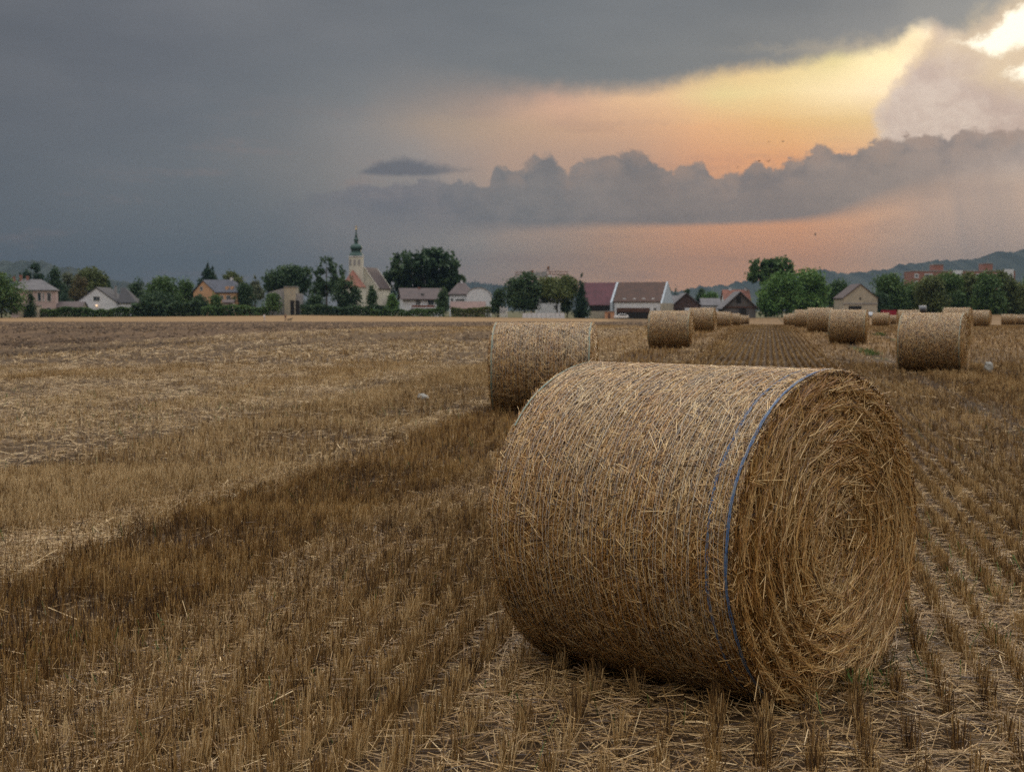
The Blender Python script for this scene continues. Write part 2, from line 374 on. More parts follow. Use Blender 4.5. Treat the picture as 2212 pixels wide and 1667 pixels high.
def bricks(name, c, c2, mortar, sc=4.0):
    m, g, b, o = new_mat(name)
    tc = g.n.new('ShaderNodeTexCoord').outputs['Object']; x, y, z = g.sep(tc)[:3]
    br = g.n.new('ShaderNodeTexBrick'); g.put(br.inputs['Vector'], g.xyz(g.add(x, y), z, 0)); br.inputs['Scale'].default_value = sc
    br.inputs['Color1'].default_value = (*c, 1); br.inputs['Color2'].default_value = (*c2, 1); br.inputs['Mortar'].default_value = (*mortar, 1)
    g.put(b.inputs['Base Color'], br.outputs['Color']); b.inputs['Roughness'].default_value = .85
    return m
def planks(name, c, c2, w=.22):
    m, g, b, o = new_mat(name)
    tc = g.n.new('ShaderNodeTexCoord').outputs['Object']; x, y, z = g.sep(tc)[:3]
    q = g.m('FLOOR', g.m('DIVIDE', g.add(x, y), w))
    wn = g.n.new('ShaderNodeTexWhiteNoise'); wn.noise_dimensions = '1D'; g.l.new(q, wn.inputs['W'])
    gap = g.m('LESS_THAN', g.m('FRACT', g.m('DIVIDE', g.add(x, y), w)), .08)
    col = g.mix(wn.outputs['Value'], c, c2); col = g.mix(gap, col, tuple(k * .3 for k in c))
    col = g.mix(g.mul(g.noise(g.xyz(x, y, g.mul(z, .2)), 5, 4), .5), col, g.mix(1.0, col, (.6, .6, .6), 'MULTIPLY'))
    g.put(b.inputs['Base Color'], col); b.inputs['Roughness'].default_value = .9
    return m
def leaf_mat(name, c1, c2, c3):
    m, g, b, o = new_mat(name)
    at = g.n.new('ShaderNodeAttribute'); at.attribute_name = 'rnd'
    col = g.ramp(at.outputs['Fac'], [(0, c1), (.5, c2), (1, c3)])
    g.put(b.inputs['Base Color'], col); b.inputs['Roughness'].default_value = .6; b.inputs['Specular IOR Level'].default_value = .25
    tr = g.n.new('ShaderNodeBsdfTranslucent'); g.put(tr.inputs[0], col); mx = g.n.new('ShaderNodeMixShader'); mx.inputs[0].default_value = .25
    g.l.new(b.outputs[0], mx.inputs[1]); g.l.new(tr.outputs[0], mx.inputs[2]); g.l.new(mx.outputs[0], o.inputs[0])
    return m

# ------------------------------------------------------------------ ground
def ground_mat():
    m, g, b, o = new_mat('stubble_field')
    tc = g.n.new('ShaderNodeTexCoord').outputs['Object']; x, y, z = g.sep(tc)[:3]
    s = g.sub(g.mul(x, CA), g.mul(y, SA)); l = g.add(g.mul(x, SA), g.mul(y, CA))
    sl_ = g.xyz(s, g.mul(l, .35), 0)
    n1 = g.noise(sl_, .5, 5, .6); n2 = g.noise(tc, 7, 5, .65); n3 = g.noise(tc, 45, 4, .7); n4 = g.noise(g.xyz(s, g.mul(l, .08), 2), .9, 4, .6)
    soil = g.mix(n3, (.016, .009, .004), (.050, .029, .013))
    chaff = g.mix(n3, (.050, .030, .012), (.20, .13, .058))
    cover = g.rng(g.add(n2, g.mul(g.sub(n1, .5), .8)), .45, .8)
    near = g.mix(cover, soil, chaff)
    # beyond the modelled stubble: straw colour seen over the stalk tops, combed in strips
    far = g.mix(g.rng(n4, .3, .7), (.125, .075, .032), (.235, .155, .076))
    far = g.mix(g.rng(g.add(g.noise(tc, 2.2, 5, .7), g.mul(g.sub(n3, .5), .3)), .35, .75), g.mix(1.0, far, (.55, .49, .42), 'MULTIPLY'), far)
    rowm = g.m('ABSOLUTE', g.sub(g.m('FRACT', g.m('DIVIDE', s, ROWD * 2)), .5))
    strip = g.mul(g.rng(g.m('ABSOLUTE', g.add(s, g.add(.1, g.mul(g.sub(n2, .5), .8)))), 1.8, .9), g.rng(l, 230, 90))
    far = g.mix(g.mul(strip, .85), far, (.040, .023, .010))
    col = g.mix(g.rng(l, 30, 62), near, far)
    col = g.mix(g.mul(g.mul(strip, g.rng(l, 14, 20)), .7), col, (.032, .018, .008))
    col = g.mix(g.rng(s, -6.2, -8.0), col, g.mix(g.mul(g.rng(l, 25, 120), .6), g.mix(n3, (.030, .019, .010), (.085, .056, .030)), far))
    # wheel tracks, green with weeds in places
    tr = g.m('MAXIMUM', g.rng(g.m('ABSOLUTE', g.sub(s, 3.0)), .26, .12), g.rng(g.m('ABSOLUTE', g.sub(s, 5.15)), .26, .12))
    tcol = g.mix(g.rng(g.noise(g.xyz(s, g.mul(l, .5), 4), .35, 3), .52, .66), (.028, .018, .011), (.040, .058, .018))
    col = g.mix(g.mul(tr, .85), col, tcol)
    # ploughed land on the left
    wob = g.mul(g.sub(g.noise(g.xyz(0, g.mul(l, .1), 0), 1.0, 3), .5), 3.0)
    cl = g.n.new('ShaderNodeTexVoronoi'); g.put(cl.inputs['Vector'], tc); cl.inputs['Scale'].default_value = 3.0
    pl = g.mix(g.rng(g.add(g.noise(g.xyz(s, g.mul(l, .2), 0), 1.1, 6, .7), g.mul(g.sub(cl.outputs['Distance'], .4), .3)), .36, .68), (.036, .021, .012), (.105, .066, .036))
    col = g.mix(g.mul(g.rng(g.add(s, wob), -23.5, -26.5), g.rng(y, 309.5, 307)), col, pl)
    # weed verge and the field behind it
    vg = g.mul(g.rng(y, 303, 306), g.rng(y, 316, 311))
    col = g.mix(g.mul(vg, g.mul(g.rng(g.noise(g.xyz(g.mul(x, .3), y, 0), .5, 4), .35, .6), g.rng(x, 34, 26))), col, (.035, .034, .014))
    fm = g.rng(g.m('DIVIDE', x, g.m('MAXIMUM', y, 50.0)), .085, .06)
    fy = g.mix(g.rng(g.noise(g.xyz(g.mul(x, .3), y, 0), .25, 5), .35, .7), (.17, .105, .048), (.23, .15, .076))
    col = g.mix(g.mul(fm, g.rng(y, 312, 318)), col, fy)
    # grass and yards around the village
    col = g.mix(g.rng(y, 418, 424), col, g.mix(n1, (.04, .05, .018), (.10, .085, .045)))
    g.put(b.inputs['Base Color'], col); b.inputs['Roughness'].default_value = .9; b.inputs['Specular IOR Level'].default_value = .15
    bn = g.n.new('ShaderNodeBump'); bn.inputs['Strength'].default_value = .7; bn.inputs['Distance'].default_value = .03
    g.l.new(g.add(n2, g.mul(n3, .5)), bn.inputs['Height']); g.l.new(bn.outputs[0], b.inputs['Normal'])
    return m
def micro(X, Y):
    """clods and the low ridges the stubble rows stand on"""
    s = X * CA - Y * SA; fade = np.clip((40 - Y) / 25, 0, 1)
    return fade * ((fbm(X * 2.2, Y * 2.2) - .5) * .05 + .012 * np.cos(2 * np.pi * s / ROWD) * np.clip((14 - Y) / 3, 0, 1))
def build_ground():
    ys = np.concatenate([np.arange(-60, 3, 4.), np.arange(3, 14, .12), np.arange(14, 40, .4), np.arange(40, 330, 3.), np.arange(330, 450, 6), np.geomspace(450, 6000, 24)])
    ts = np.linspace(-1, 1, 161)
    Yg, T = np.meshgrid(ys, ts, indexing='ij')
    X = T * np.where(np.abs(T) < 2, np.maximum(Yg, 8) * .55 + 6, 0)
    X = np.where(np.abs(T) > .99, np.sign(T) * np.maximum(np.abs(X), 4000), X)
    Z = ground(X, Yg)
    s = X * CA - Yg * SA
    Z = Z + micro(X, Yg)
    tr = np.maximum(np.clip(1 - np.abs(s - 3.0) / .35, 0, 1), np.clip(1 - np.abs(s - 5.15) / .35, 0, 1))
    Z = Z - .05 * tr
    pl = (s < -25) & (Yg < 309)
    Z = Z + np.where(pl, (fbm(X * 1.3, Yg * 1.3) - .5) * .22, 0)
    ny, nt = X.shape; idx = np.arange(ny * nt).reshape(ny, nt)
    F = np.stack([idx[:-1, :-1], idx[:-1, 1:], idx[1:, 1:], idx[1:, :-1]], -1).reshape(-1, 4)
    o = link('ground', mesh_np('ground', np.stack([X, Yg, Z], -1).reshape(-1, 3), F, ground_mat(), smooth=True)); o['kind'] = 'structure'
build_ground()

# ------------------------------------------------------------------ bales
def bale_strands(Rr, L, sink, n_side, n_face, wmul, faces=(1,), lmul=1.0, fly=0):
    """straws of the rolled side and of the end faces; axis along X, base plane at z = 0"""
    zc = Rr - sink
    th = rng.random(n_side) * 2 * np.pi; x = (rng.random(n_side) - .5) * (L + .02)
    rr = Rr + rng.random(n_side) ** 1.6 * .009 - .002
    er = np.stack([np.zeros(n_side), np.sin(th), np.cos(th)], 1); et = np.stack([np.zeros(n_side), np.cos(th), -np.sin(th)], 1); ex = np.array([[1., 0, 0]])
    an = np.where(rng.random(n_side) < .36, rng.normal(0, .5, n_side), rng.random(n_side) * np.pi)
    d = np.cos(an)[:, None] * et + np.sin(an)[:, None] * ex + rng.normal(0, .05, (n_side, 1)) * er
    ln = np.clip(rng.lognormal(-3.0, .48, n_side), .018, .15) * lmul
    dx = np.abs(np.sin(an)) * ln * .5; lim = L / 2 + .012
    x = np.clip(x, -lim + dx, lim - dx)
    c = er * rr[:, None]; c[:, 0] = x
    P0, P1 = c - d * ln[:, None] / 2, c + d * ln[:, None] / 2
    for P in (P0, P1):                                    # hug the roll
        q = np.linalg.norm(P[:, 1:], axis=1); P[:, 1:] *= (np.minimum(q, rr + .006) / q)[:, None]
    nn = er + rng.normal(0, .40, (n_side, 3)); w = rng.uniform(.0014, .0034, n_side) * wmul
    Vs, Fs = ribbons(P0, P1, w, nn); rs = np.repeat(np.clip(rng.normal(.54, .40, n_side), 0, 1), 6)
    ts = np.repeat(np.clip(.66 + 1.3 * (fbm(th * 3 + 9, x * 6 + 40) - .5) + rng.normal(0, .16, n_side), 0, 1), 6)
    out = []
    for sgn in faces:
        n = n_face
        r = Rr * np.sqrt(rng.random(n)) * .985; a = rng.random(n) * 2 * np.pi
        q = r / Rr
        e_r = np.stack([np.zeros(n), np.sin(a), np.cos(a)], 1); e_t = np.stack([np.zeros(n), np.cos(a), -np.sin(a)], 1)
        sd_ = np.interp(q, [0, .25, .45, 1], [1.5, .75, .34, .25]); ang = rng.normal(0, 1, n) * sd_ + .12
        wild = rng.random(n) < .11; ang = np.where(wild, rng.random(n) * np.pi, ang)
        tilt = rng.normal(0, .10, n)
        d = np.cos(ang)[:, None] * e_t + np.sin(ang)[:, None] * e_r; d[:, 0] = tilt * sgn; d = norm(d)
        ln = np.clip(rng.lognormal(-2.35, .48, n), .035, .26) * lmul * np.where(wild, 1.15, 1) * np.interp(q, [0, .9, 1], [1, 1, .7])
        dome = .028 * (1 - q ** 3) + .022 * (fbm(a * 2.2 + 3, q * 7 + 11) - .5) - .035 * np.exp(-(q / .22) ** 2) + .012 * np.sin((q * 9 + a / 6.2832) * 6.2832)
        off = dome + rng.random(n) ** 2 * .022 - .006 - .012 * np.clip((q - .94) / .06, 0, 1)
        c = e_r * r[:, None]; c[:, 0] = sgn * (L / 2 + off)
        P0, P1 = c - d * ln[:, None] / 2, c + d * ln[:, None] / 2
        for P in (P0, P1):
            qq = np.linalg.norm(P[:, 1:], axis=1); P[:, 1:] *= (np.minimum(qq, Rr * 1.0 + rng.random(n) ** 4 * .03) / np.maximum(qq, 1e-6))[:, None]
        nn = np.array([[sgn, 0, 0.]]) + rng.normal(0, .5, (n, 3)); w = rng.uniform(.0016, .0039, n) * wmul
        V, F = ribbons(P0, P1, w, nn)
        lay = np.modf(q * 9 + a / 6.2832 + 4 * .1 * fbm(a * 1.3, q * 3))[0]
        rn = np.repeat(np.clip(rng.normal(.50, .28, n) + .13 + .24 * np.sin(lay * 6.2832) + wild * .25, 0, 1), 6)
        tn = np.repeat(np.clip(.86 - .25 * (q < .3) + 1.1 * (fbm(a * 2.5 + 31, q * 5 + 2) - .5) + rng.normal(0, .12, n), 0, 1), 6)
        if fly:
            k = fly; a = rng.random(k) * 2 * np.pi
            a = a[np.abs(np.cos(a) + 1) > .25]; k = len(a)
            e_r = np.stack([np.zeros(k), np.sin(a), np.cos(a)], 1); e_t = np.stack([np.zeros(k), np.cos(a), -np.sin(a)], 1)
            c = e_r * (Rr * rng.uniform(.93, 1.0, k))[:, None]; c[:, 0] = sgn * (L / 2 + rng.uniform(-.05, .02, k))
            d = norm(e_t * rng.normal(0, 1, (k, 1)) + e_r * np.abs(rng.normal(.5, .35, (k, 1))) + np.array([[sgn, 0, 0.]]) * np.abs(rng.normal(0, .4, (k, 1))))
            V2, F2 = ribbons(c, c + d * rng.uniform(.03, .10, (k, 1)), rng.uniform(.0018, .0036, k) * wmul, rng.normal(0, 1, (k, 3)))
            F = np.concatenate([F, F2 + len(V)]); V = np.concatenate([V, V2]); rn = np.concatenate([rn, np.repeat(rng.random(k), 6)]); tn = np.concatenate([tn, np.repeat(rng.random(k), 6)])
        out.append((V, F, rn, tn))
    return (Vs, Fs, rs, ts), out
def settle(V, Rr, sink, L=None):
    """move up so that the base plane is z = 0 and press the underside flat"""
    V = V.copy(); V[:, 2] += Rr - sink
    low = V[:, 2] < .10
    V[:, 2] = np.where(low, np.maximum(V[:, 2], .002 + .25 * np.clip(V[:, 2], 0, None) * 1.0 + rng.random(len(V)) * .004) , V[:, 2]) if False else np.maximum(V[:, 2], .003)
    return V
M_core, g_, b_, o_ = new_mat('bale_core')  # core straw coloured dark so gaps between straws look shaded
_tc = g_.n.new('ShaderNodeTexCoord').outputs['Object']
g_.put(b_.inputs['Base Color'], g_.mix(g_.rng(g_.noise(g_.xyz(g_.mul(g_.sep(_tc)[0], 1.0), g_.sep(_tc)[1], g_.sep(_tc)[2]), 70, 4, .7), .35, .7), (.014, .008, .003), (.075, .042, .017)))
b_.inputs['Roughness'].default_value = .95
M_net = plain('net_thread', (.47, .44, .38), .5, .2, 30)
M_blue = plain('blue_net_edge', (.040, .095, .215), .6, .0, 40, c2=(.12, .16, .21))
M_teal = plain('teal_net_edge', (.10, .17, .15), .5, .0, 18, c2=(.26, .25, .18))

def core_mesh(Rr, L, sink, seg=72):
    rr = [0, .5, .9, .975, 1, 1, 1, .975, .9, .5, 0]; xx = [-.5, -.5, -.497, -.485, -.45, 0, .45, .485, .497, .5, .5]
    V = []; 
    for q, x in zip(rr, xx):
        for k in range(seg):
            a = 2 * math.pi * k / seg; V.append((x * L, max(q, .02) * (Rr - .008) * math.sin(a), max(q, .02) * (Rr - .008) * math.cos(a)))
    F = [(i * seg + k, i * seg + (k + 1) % seg, (i + 1) * seg + (k + 1) % seg, (i + 1) * seg + k) for i in range(len(rr) - 1) for k in range(seg)]
    V = np.array(V); V[:, 2] += Rr - sink; V[:, 2] = np.maximum(V[:, 2], .006)
    return V, np.array(F)
def join(parts):
    Vs, Fs, at = [], [], [[], []]; o = 0
    for V, F, a, b in parts: Vs.append(V); Fs.append(F + o); at[0].append(a); at[1].append(b); o += len(V)
    return np.concatenate(Vs), np.concatenate(Fs), np.concatenate(at[0]), np.concatenate(at[1])
def ring_ribbon(x0, Rr, sink, width, seg=120, wob=.004, a0=0, a1=2 * math.pi, ph=0.0, jit=.0):
    a = np.linspace(a0, a1, seg); x = x0 + wob * np.sin(a * 3 + ph) + .5 * wob * np.sin(a * 11 + 2 * ph) + rng.normal(0, jit, seg)
    V = []
    for k in range(seg):
        for sx in (-.5, .5): V.append((x[k] + sx * width, Rr * math.sin(a[k]), Rr * math.cos(a[k])))
    V = np.array(V); V[:, 2] += Rr * 0 + (ring_ribbon.R - sink); V[:, 2] = np.maximum(V[:, 2], .002)
    F = np.array([(2 * k, 2 * k + 1, 2 * k + 3, 2 * k + 2) for k in range(seg - 1)])
    return V, F
def make_bale(label, Rr, L, sink, n_side, n_face, wmul, nets, blue, lmul=1.0, fly=0, group=None, net_w=.0012):
    t = thing('straw_bale', label, 'straw bale', group=group)
    side, faces = bale_strands(Rr, L, sink, n_side, n_face, wmul, (1, -1), lmul, fly)
    cv, cf = core_mesh(Rr, L, sink)
    V = settle(side[0], Rr, sink); mi = np.concatenate([np.zeros(len(cf), int), np.ones(len(side[1]), int)])
    me = mesh_np('straw_body', np.concatenate([cv, V]), np.concatenate([cf, side[1] + len(cv)]), attrs={'rnd': np.concatenate([np.zeros(len(cv)), side[2]]), 'tint': np.concatenate([np.zeros(len(cv)), side[3]])}, mats=[M_core, M_bale], mi=mi)
    link('straw_body', me, t)
    for sgn, (V, F, a, b) in zip((1, -1), faces):
        link('end_face', mesh_np('end_face', settle(V, Rr, sink), F, M_bale, {'rnd': a, 'tint': b}), t)
    ring_ribbon.R = Rr
    Vn, Fn, o = [], [], 0
    for x in np.linspace(-L / 2 + .03, L / 2 - .03, nets):
        v, f = ring_ribbon(x + rng.normal(0, .004), Rr + .0090 + rng.normal(0, .0014), sink, net_w, 110, .006, ph=rng.random() * 6)
        Vn.append(v); Fn.append(f + o); o += len(v)
    if nets: link('net_wrap', mesh_np('net_wrap', np.concatenate(Vn), np.concatenate(Fn), M_net), t)
    return t

MAIN_R, MAIN_L, MAIN_S = .656, 1.19, .055
AX = R_(44.0)
NEARC = Vector((1.222, 5.425, 0))
axis = Vector((math.cos(AX), -math.sin(AX), 0))
mc = NEARC - axis * (MAIN_L / 2)
main = make_bale('large round straw bale in the foreground with blue net edges and its coiled end showing', MAIN_R, MAIN_L, MAIN_S, 92000, 34000, 1.0, 52, True, fly=150, group='round straw bales on the stubble field')
main.location = (mc.x, mc.y, gz(mc.x, mc.y)); main.rotation_euler = (0, 0, -AX)
ring_ribbon.R = MAIN_R
for x0, w_, a0, a1, off in ((MAIN_L / 2 - .010, .0110, 0, 2 * math.pi, .0095), (MAIN_L / 2 - .098, .0085, 0, 2 * math.pi, .0066)):
    # a net edge is a flat plait of several tapes
    Vn, Fn, o = [], [], 0
    for k in range(4):
        v, f = ring_ribbon(x0 + (k - 1.5) * w_ / 3.4, MAIN_R + off + rng.normal(0, .0012), MAIN_S, w_ / 3.2, 220, .004, ph=1.7 + x0, jit=.0012)
        Vn.append(v); Fn.append(f + o); o += len(v)
    link('blue_net_edge', mesh_np('blue_net_edge', np.concatenate(Vn), np.concatenate(Fn), M_blue), main)
v, f = ring_ribbon(-MAIN_L / 2 + .012, MAIN_R + .009, MAIN_S, .008, 220, .004, -.9, .5)
link('teal_net_edge', mesh_np('teal_net_edge', v, f, M_teal), main)

GB = 'round straw bales on the stubble field'
MR, ML, MS = .655, 1.27, .045
proto = make_bale('', MR, ML, MS, 22000, 4500, 1.9, 36, False, 1.1, 90, GB, .0018)
ring_ribbon.R = MR
for sg in (-1, 1):
    v, f = ring_ribbon(sg * (ML / 2 - .015), MR + .010, MS, .013, 90, .004); link('teal_net_edge', mesh_np('teal_net_edge', v, f, M_teal), proto)
BALES = []                                   # footprints for clearing stubble
def at(u, Y): return (u - 1106) / FPX * Y
bales = [  # u centre of the roll, visible height, axis turn, length scale, roll, label
 (1176, 196, 7, 1.07, .4, 'pale straw bale close behind the left end of the biggest bale'),
 (2017, 128, 27, 1.01, 2.0, 'large straw bale near the right edge in front of the cluster'),
 (1449, 81, 15, 1.07, 3.1, 'nearest bale of the row leading away left of the combed stubble strip'),
 (1517, 52, 18, 1.0, 4.4, 'second bale of the receding row left of the combed stubble strip'),
 (1559, 34.5, 14, 1.05, 5.2, 'third bale of the receding row left of the combed stubble strip'),
 (1584, 27, 12, 1.0, .9, 'fourth bale of the receding row left of the combed stubble strip'),
 (1595, 20.5, 10, 1.0, 1.5, 'narrow sliver of bale between two small bales before the grey barn'),
 (1608, 18.5, 12, 1.0, 2.6, 'smallest and farthest bale of the left row, in front of the grey barn'),
 (1833, 73, 21, 1.03, 3.6, 'nearest bale of the row right of the combed stubble strip'),
 (1771, 53, 16, .98, 4.1, 'second bale of the row right of the combed stubble strip'),
 (1737, 39.5, 16, 1.0, 5.0, 'third bale of the row right of the combed stubble strip'),
 (1716, 27, 14, 1.0, 5.9, 'fourth bale of the row right of the combed stubble strip'),
 (1704, 22.5, 12, 1.0, .2, 'farthest bale of the right row, below the bushy green trees'),
 (1902, 30.5, 22, 1.1, 1.1, 'small bale beside the red trailer, below the beige gabled house'),
 (1926, 20, 22, 1.1, 2.3, 'low bale directly below the red trailer'),
 (1961, 38, 9, 1.15, 2.9, 'tilting bale partly hidden behind the left top of the large right bale'),
 (2021, 30, 24, 1.2, 3.4, 'bale mostly hidden behind the large right bale, right of the dark wrapped bale'),
 (2067, 54, 29, 1.0, 4.9, 'bale rising behind the right shoulder of the large right bale'),
 (2116, 37.5, 29, 1.06, 5.5, 'bale right of the cluster with its right end turned to view'),
 (2177, 23.5, 22, 1.15, .6, 'left bale of the small touching pair at the right edge'),
 (2205, 21, 22, 1.2, 1.8, 'right bale of the small touching pair at the right edge'),
]
for i, (u, hpx, tu, lx, ro, lab) in enumerate(bales):
    b = proto if i == 0 else copy_tree(proto)
    Y = FPX * 1.265 / hpx; x = at(u, Y)
    b.location = (x, Y, gz(x, Y) - .01); b.rotation_euler = (0, 0, -R_(tu) + (math.pi if i % 3 == 1 else 0)); b.scale = (lx, 1, 1)
    b['label'] = lab; BALES.append((x, Y, R_(tu), ML * lx / 2, .34))
BALES.append((mc.x, mc.y, AX, MAIN_L / 2, .33))
def inside_bale(X, Y):
    k = np.zeros(len(X), bool)
    for (bx, by, a, hl, hw) in BALES:
        dx, dy = X - bx, Y - by; p = dx * math.cos(a) - dy * math.sin(a); q = dx * math.sin(a) + dy * math.cos(a)
        k |= (np.abs(p) < hl) & (np.abs(q) < hw)
    return k

# ------------------------------------------------------------------ stubble, litter, weeds
#        s edge  stalks height tint litter lean
ZONES = [(-99., .50, .105, .14, .9, .26), (-14., .42, .11, .02, 1.3, .34), (-6.6, 1.05, .120, .10, .6, .16), (-4.5, .70, .11, .0, 1.5, .30),
         (-4.0, 1.25, .120, .80, .12, .09), (-2.70, .85, .13, .30, 1.3, .22), (-2.1, 1.15, .135, .50, .45, .13), (-1.15, .75, .12, .40, 1.3, .20),
         (-.30, 1.25, .105, .62, 1.3, .15), (1.75, 1.0, .112, .40, .9, .17), (2.80, .40, .08, .5, .5, .3), (3.22, 1.1, .115, .55, .5, .13), (4.98, .40, .08, .5, .5, .3),
         (5.32, 1.0, .125, .50, .5, .15), (9.0, 1.0, .125, .30, .6, .16), (14., 1.0, .125, .55, .5, .15), (20., 1.0, .12, .3, .6, .15)]
ZE = np.array([z[0] for z in ZONES])
def zone(X, Y):
    s = X * CA - Y * SA; l = X * SA + Y * CA
    sw = s + (fbm(l * .35, s * .8 + 3) - .5) * .55
    i = np.clip(np.searchsorted(ZE, sw) - 1, 0, len(ZONES) - 1)
    Z = np.array([z[1:] for z in ZONES])[i]
    Z[:, 3] = np.where((sw > -.3) & (sw < 9) & (Y > 6.0), Z[:, 3] * .30, Z[:, 3])
    cs_ = (np.abs(s + .1) < 1.35) & (Y > 17); Z[:, 3] = np.where(cs_, .12, Z[:, 3]); Z[:, 1] = np.where(cs_, .10, Z[:, 1]); Z[:, 4] = np.where(cs_, .08, Z[:, 4]); Z[:, 2] = np.where(cs_, .42, Z[:, 2])
    b = fbm(sw * .42 + 60, l * .03 + 8, 3); f = np.clip((-6.6 - sw) / 2, 0, 1)
    Z[:, 0] *= 1 + f * (np.clip((b - .30) * 4.5, .25, 1.9) - 1); Z[:, 2] = np.clip(Z[:, 2] + f * (b - .5) * 2.2, 0, 1); Z[:, 1] *= 1 + f * (b - .5) * .8
    b2 = fbm(sw * .50 + 11, l * .045 + 2, 3); k2 = np.clip((b2 - .40) * 7, .04, 1.7); Z[:, 3] *= 1 + f * (k2 - 1); Z[:, 0] *= 1 + f * (np.clip((b2 - .33) * 6, .12, 1.3) - 1)
    return s, l, Z
def wedge(n, y0, y1, pad=2.6):
    Y = np.sqrt(rng.uniform(y0 * y0, y1 * y1, n)); X = (rng.random(n) * 2 - 1) * (.375 * Y + pad)
    return X, Y
def stubble(n, y0, y1, wid, hmul, jit, sides=3, strip=False):
    X, Y = wedge(n, y0, y1)
    if strip:                                             # the cleanly combed strip between the bale rows
        s = rng.normal(-.1, .75, n).clip(-1.75, 1.55); l = y0 + (y1 - y0) * rng.random(n) ** 1.35; X, Y = s * CA + l * SA, -s * SA + l * CA
    s, l, Z = zone(X, Y)
    k = np.round(s / ROWD); cl = np.floor(l / .085 + k * .37); hsh = lambda a: np.modf(np.abs(np.sin(a) * 43758.5453))[0]
    cs = (hsh(k * 12.9898 + cl * 78.233) - .5); cl2 = hsh(k * 39.34 + cl * 11.13)
    s2 = k * ROWD + rng.normal(0, jit, n) + cs * .016; l2 = (cl - k * .37 + .5) * .085 + rng.normal(0, .020, n)
    X, Y = s2 * CA + l2 * SA, -s2 * SA + l2 * CA
    patch = fbm(X * .9 + 50, Y * .9 + 20)
    cl2 = np.where(s < -1.15, .40 + .25 * cl2, np.where(cl2 > .28, .15 + .65 * cl2, np.where(Y < 11, -.22, .3)))
    keep = rng.random(n) < Z[:, 0] / 1.25 * np.clip(.35 + 1.5 * cl2, .03, 1.3) * np.where(s < -6.6, np.clip((patch - .38) * 5, .05, 1.2), np.clip((patch - .25) * 5, .3, 1))
    keep &= ~inside_bale(X, Y) & ((s > -25) | (rng.random(n) < .05)) & (Y < 300) & (Y > 2.6)
    X, Y, Z, s, cl2, patch, cs = X[keep], Y[keep], Z[keep], s[keep], cl2[keep], patch[keep], cs[keep]; n = len(X)
    h = Z[:, 1] * hmul * rng.normal(1, .24, n).clip(.3, 1.6) * (.80 + .4 * np.clip(cl2, 0, 1))
    ln = np.abs(rng.normal(0, 1, n)) * Z[:, 4] + (rng.random(n) < .05) * .5; la = rng.random(n) * 6.283
    P0 = np.stack([X, Y, ground(X, Y) + micro(X, Y) - .012], 1); d = np.stack([np.sin(ln) * np.cos(la) + cs * .12 + rng.normal(0, .10, n), np.sin(ln) * np.sin(la), np.cos(ln)], 1)
    P1 = P0 + norm(d) * np.maximum(h, .03)[:, None]
    w = wid * rng.uniform(.65, 1.35, n)
    r = np.clip(rng.normal(.50, .30, n) + (patch - .5) * .9 + cs * .5 + np.where(s < -4.1, .16, 0), 0, 1); t = np.clip(Z[:, 2] + rng.normal(0, .18, n), 0, 1)
    if sides == 3: V, F = tubes3(P0, P1, w)
    else: V, F = ribbons(P0, P1, w, np.stack([np.cos(la * 3), np.sin(la * 3), 0 * la], 1))
    return V, F, np.repeat(r, 6), np.repeat(t, 6)
parts = [stubble(380000, 3.0, 13, .0031, .82, .014), stubble(430000, 13, 34, .0054, .84, .013, 2), stubble(400000, 34, 150, .016, .9, .010, 2), stubble(170000, 18, 170, .011, .9, .009, 2, True)]
V, F, a, b = join(parts)
o = link('stubble', mesh_np('stubble', V, F, M_stub, {'rnd': a, 'tint': b})); o['kind'] = 'stuff'
tag(o, 'brown cut straw stalks standing in rows over the field', 'stubble')

def litter(n, y0, y1, wid, lmul, zlift):
    X, Y = wedge(n, y0, y1); s, l, Z = zone(X, Y); patch = fbm(X * 1.3 + 9, Y * 1.3 + 70)
    keep = (rng.random(n) < Z[:, 3] / 1.9 * np.clip((patch - .25) * 3.5, .35, 1.2)) & ~inside_bale(X, Y) & (s > -25) & (Y < 300)
    X, Y, Z = X[keep], Y[keep], Z[keep]; n = len(X)
    a = rng.random(n) * 6.283; ln = np.clip(rng.lognormal(-2.35, .6, n), .03, .34) * lmul; p = rng.normal(0, .16, n)
    c = np.stack([X, Y, ground(X, Y) + micro(X, Y) + .006 + rng.random(n) ** 2 * zlift], 1)
    d = np.stack([np.cos(a) * np.cos(p), np.sin(a) * np.cos(p), np.sin(p)], 1) * ln[:, None] / 2
    V, F = ribbons(c - d, c + d, wid * rng.uniform(.6, 1.4, n), np.array([[0, 0, 1.]]) + rng.normal(0, .5, (n, 3)))
    return V, F, np.repeat(np.clip(np.where(s[keep] < -4, .66, .52) + rng.normal(0, .28, n), 0, 1), 6), np.repeat(np.clip(np.where(s[keep] < -4, .06, .42) + rng.normal(0, .22, n), 0, 1), 6)
V, F, a, b = join([litter(500000, 3.0, 9, .0031, .9, .05), litter(190000, 9, 13, .004, 1.05, .05), litter(110000, 13, 34, .0065, 1.2, .06), litter(90000, 34, 110, .018, 1.6, .06)])
o = link('straw_litter', mesh_np('straw_litter', V, F, M_stub, {'rnd': a, 'tint': b})); o['kind'] = 'stuff'
tag(o, 'loose pale straw scattered over the soil between the stalks', 'straw')

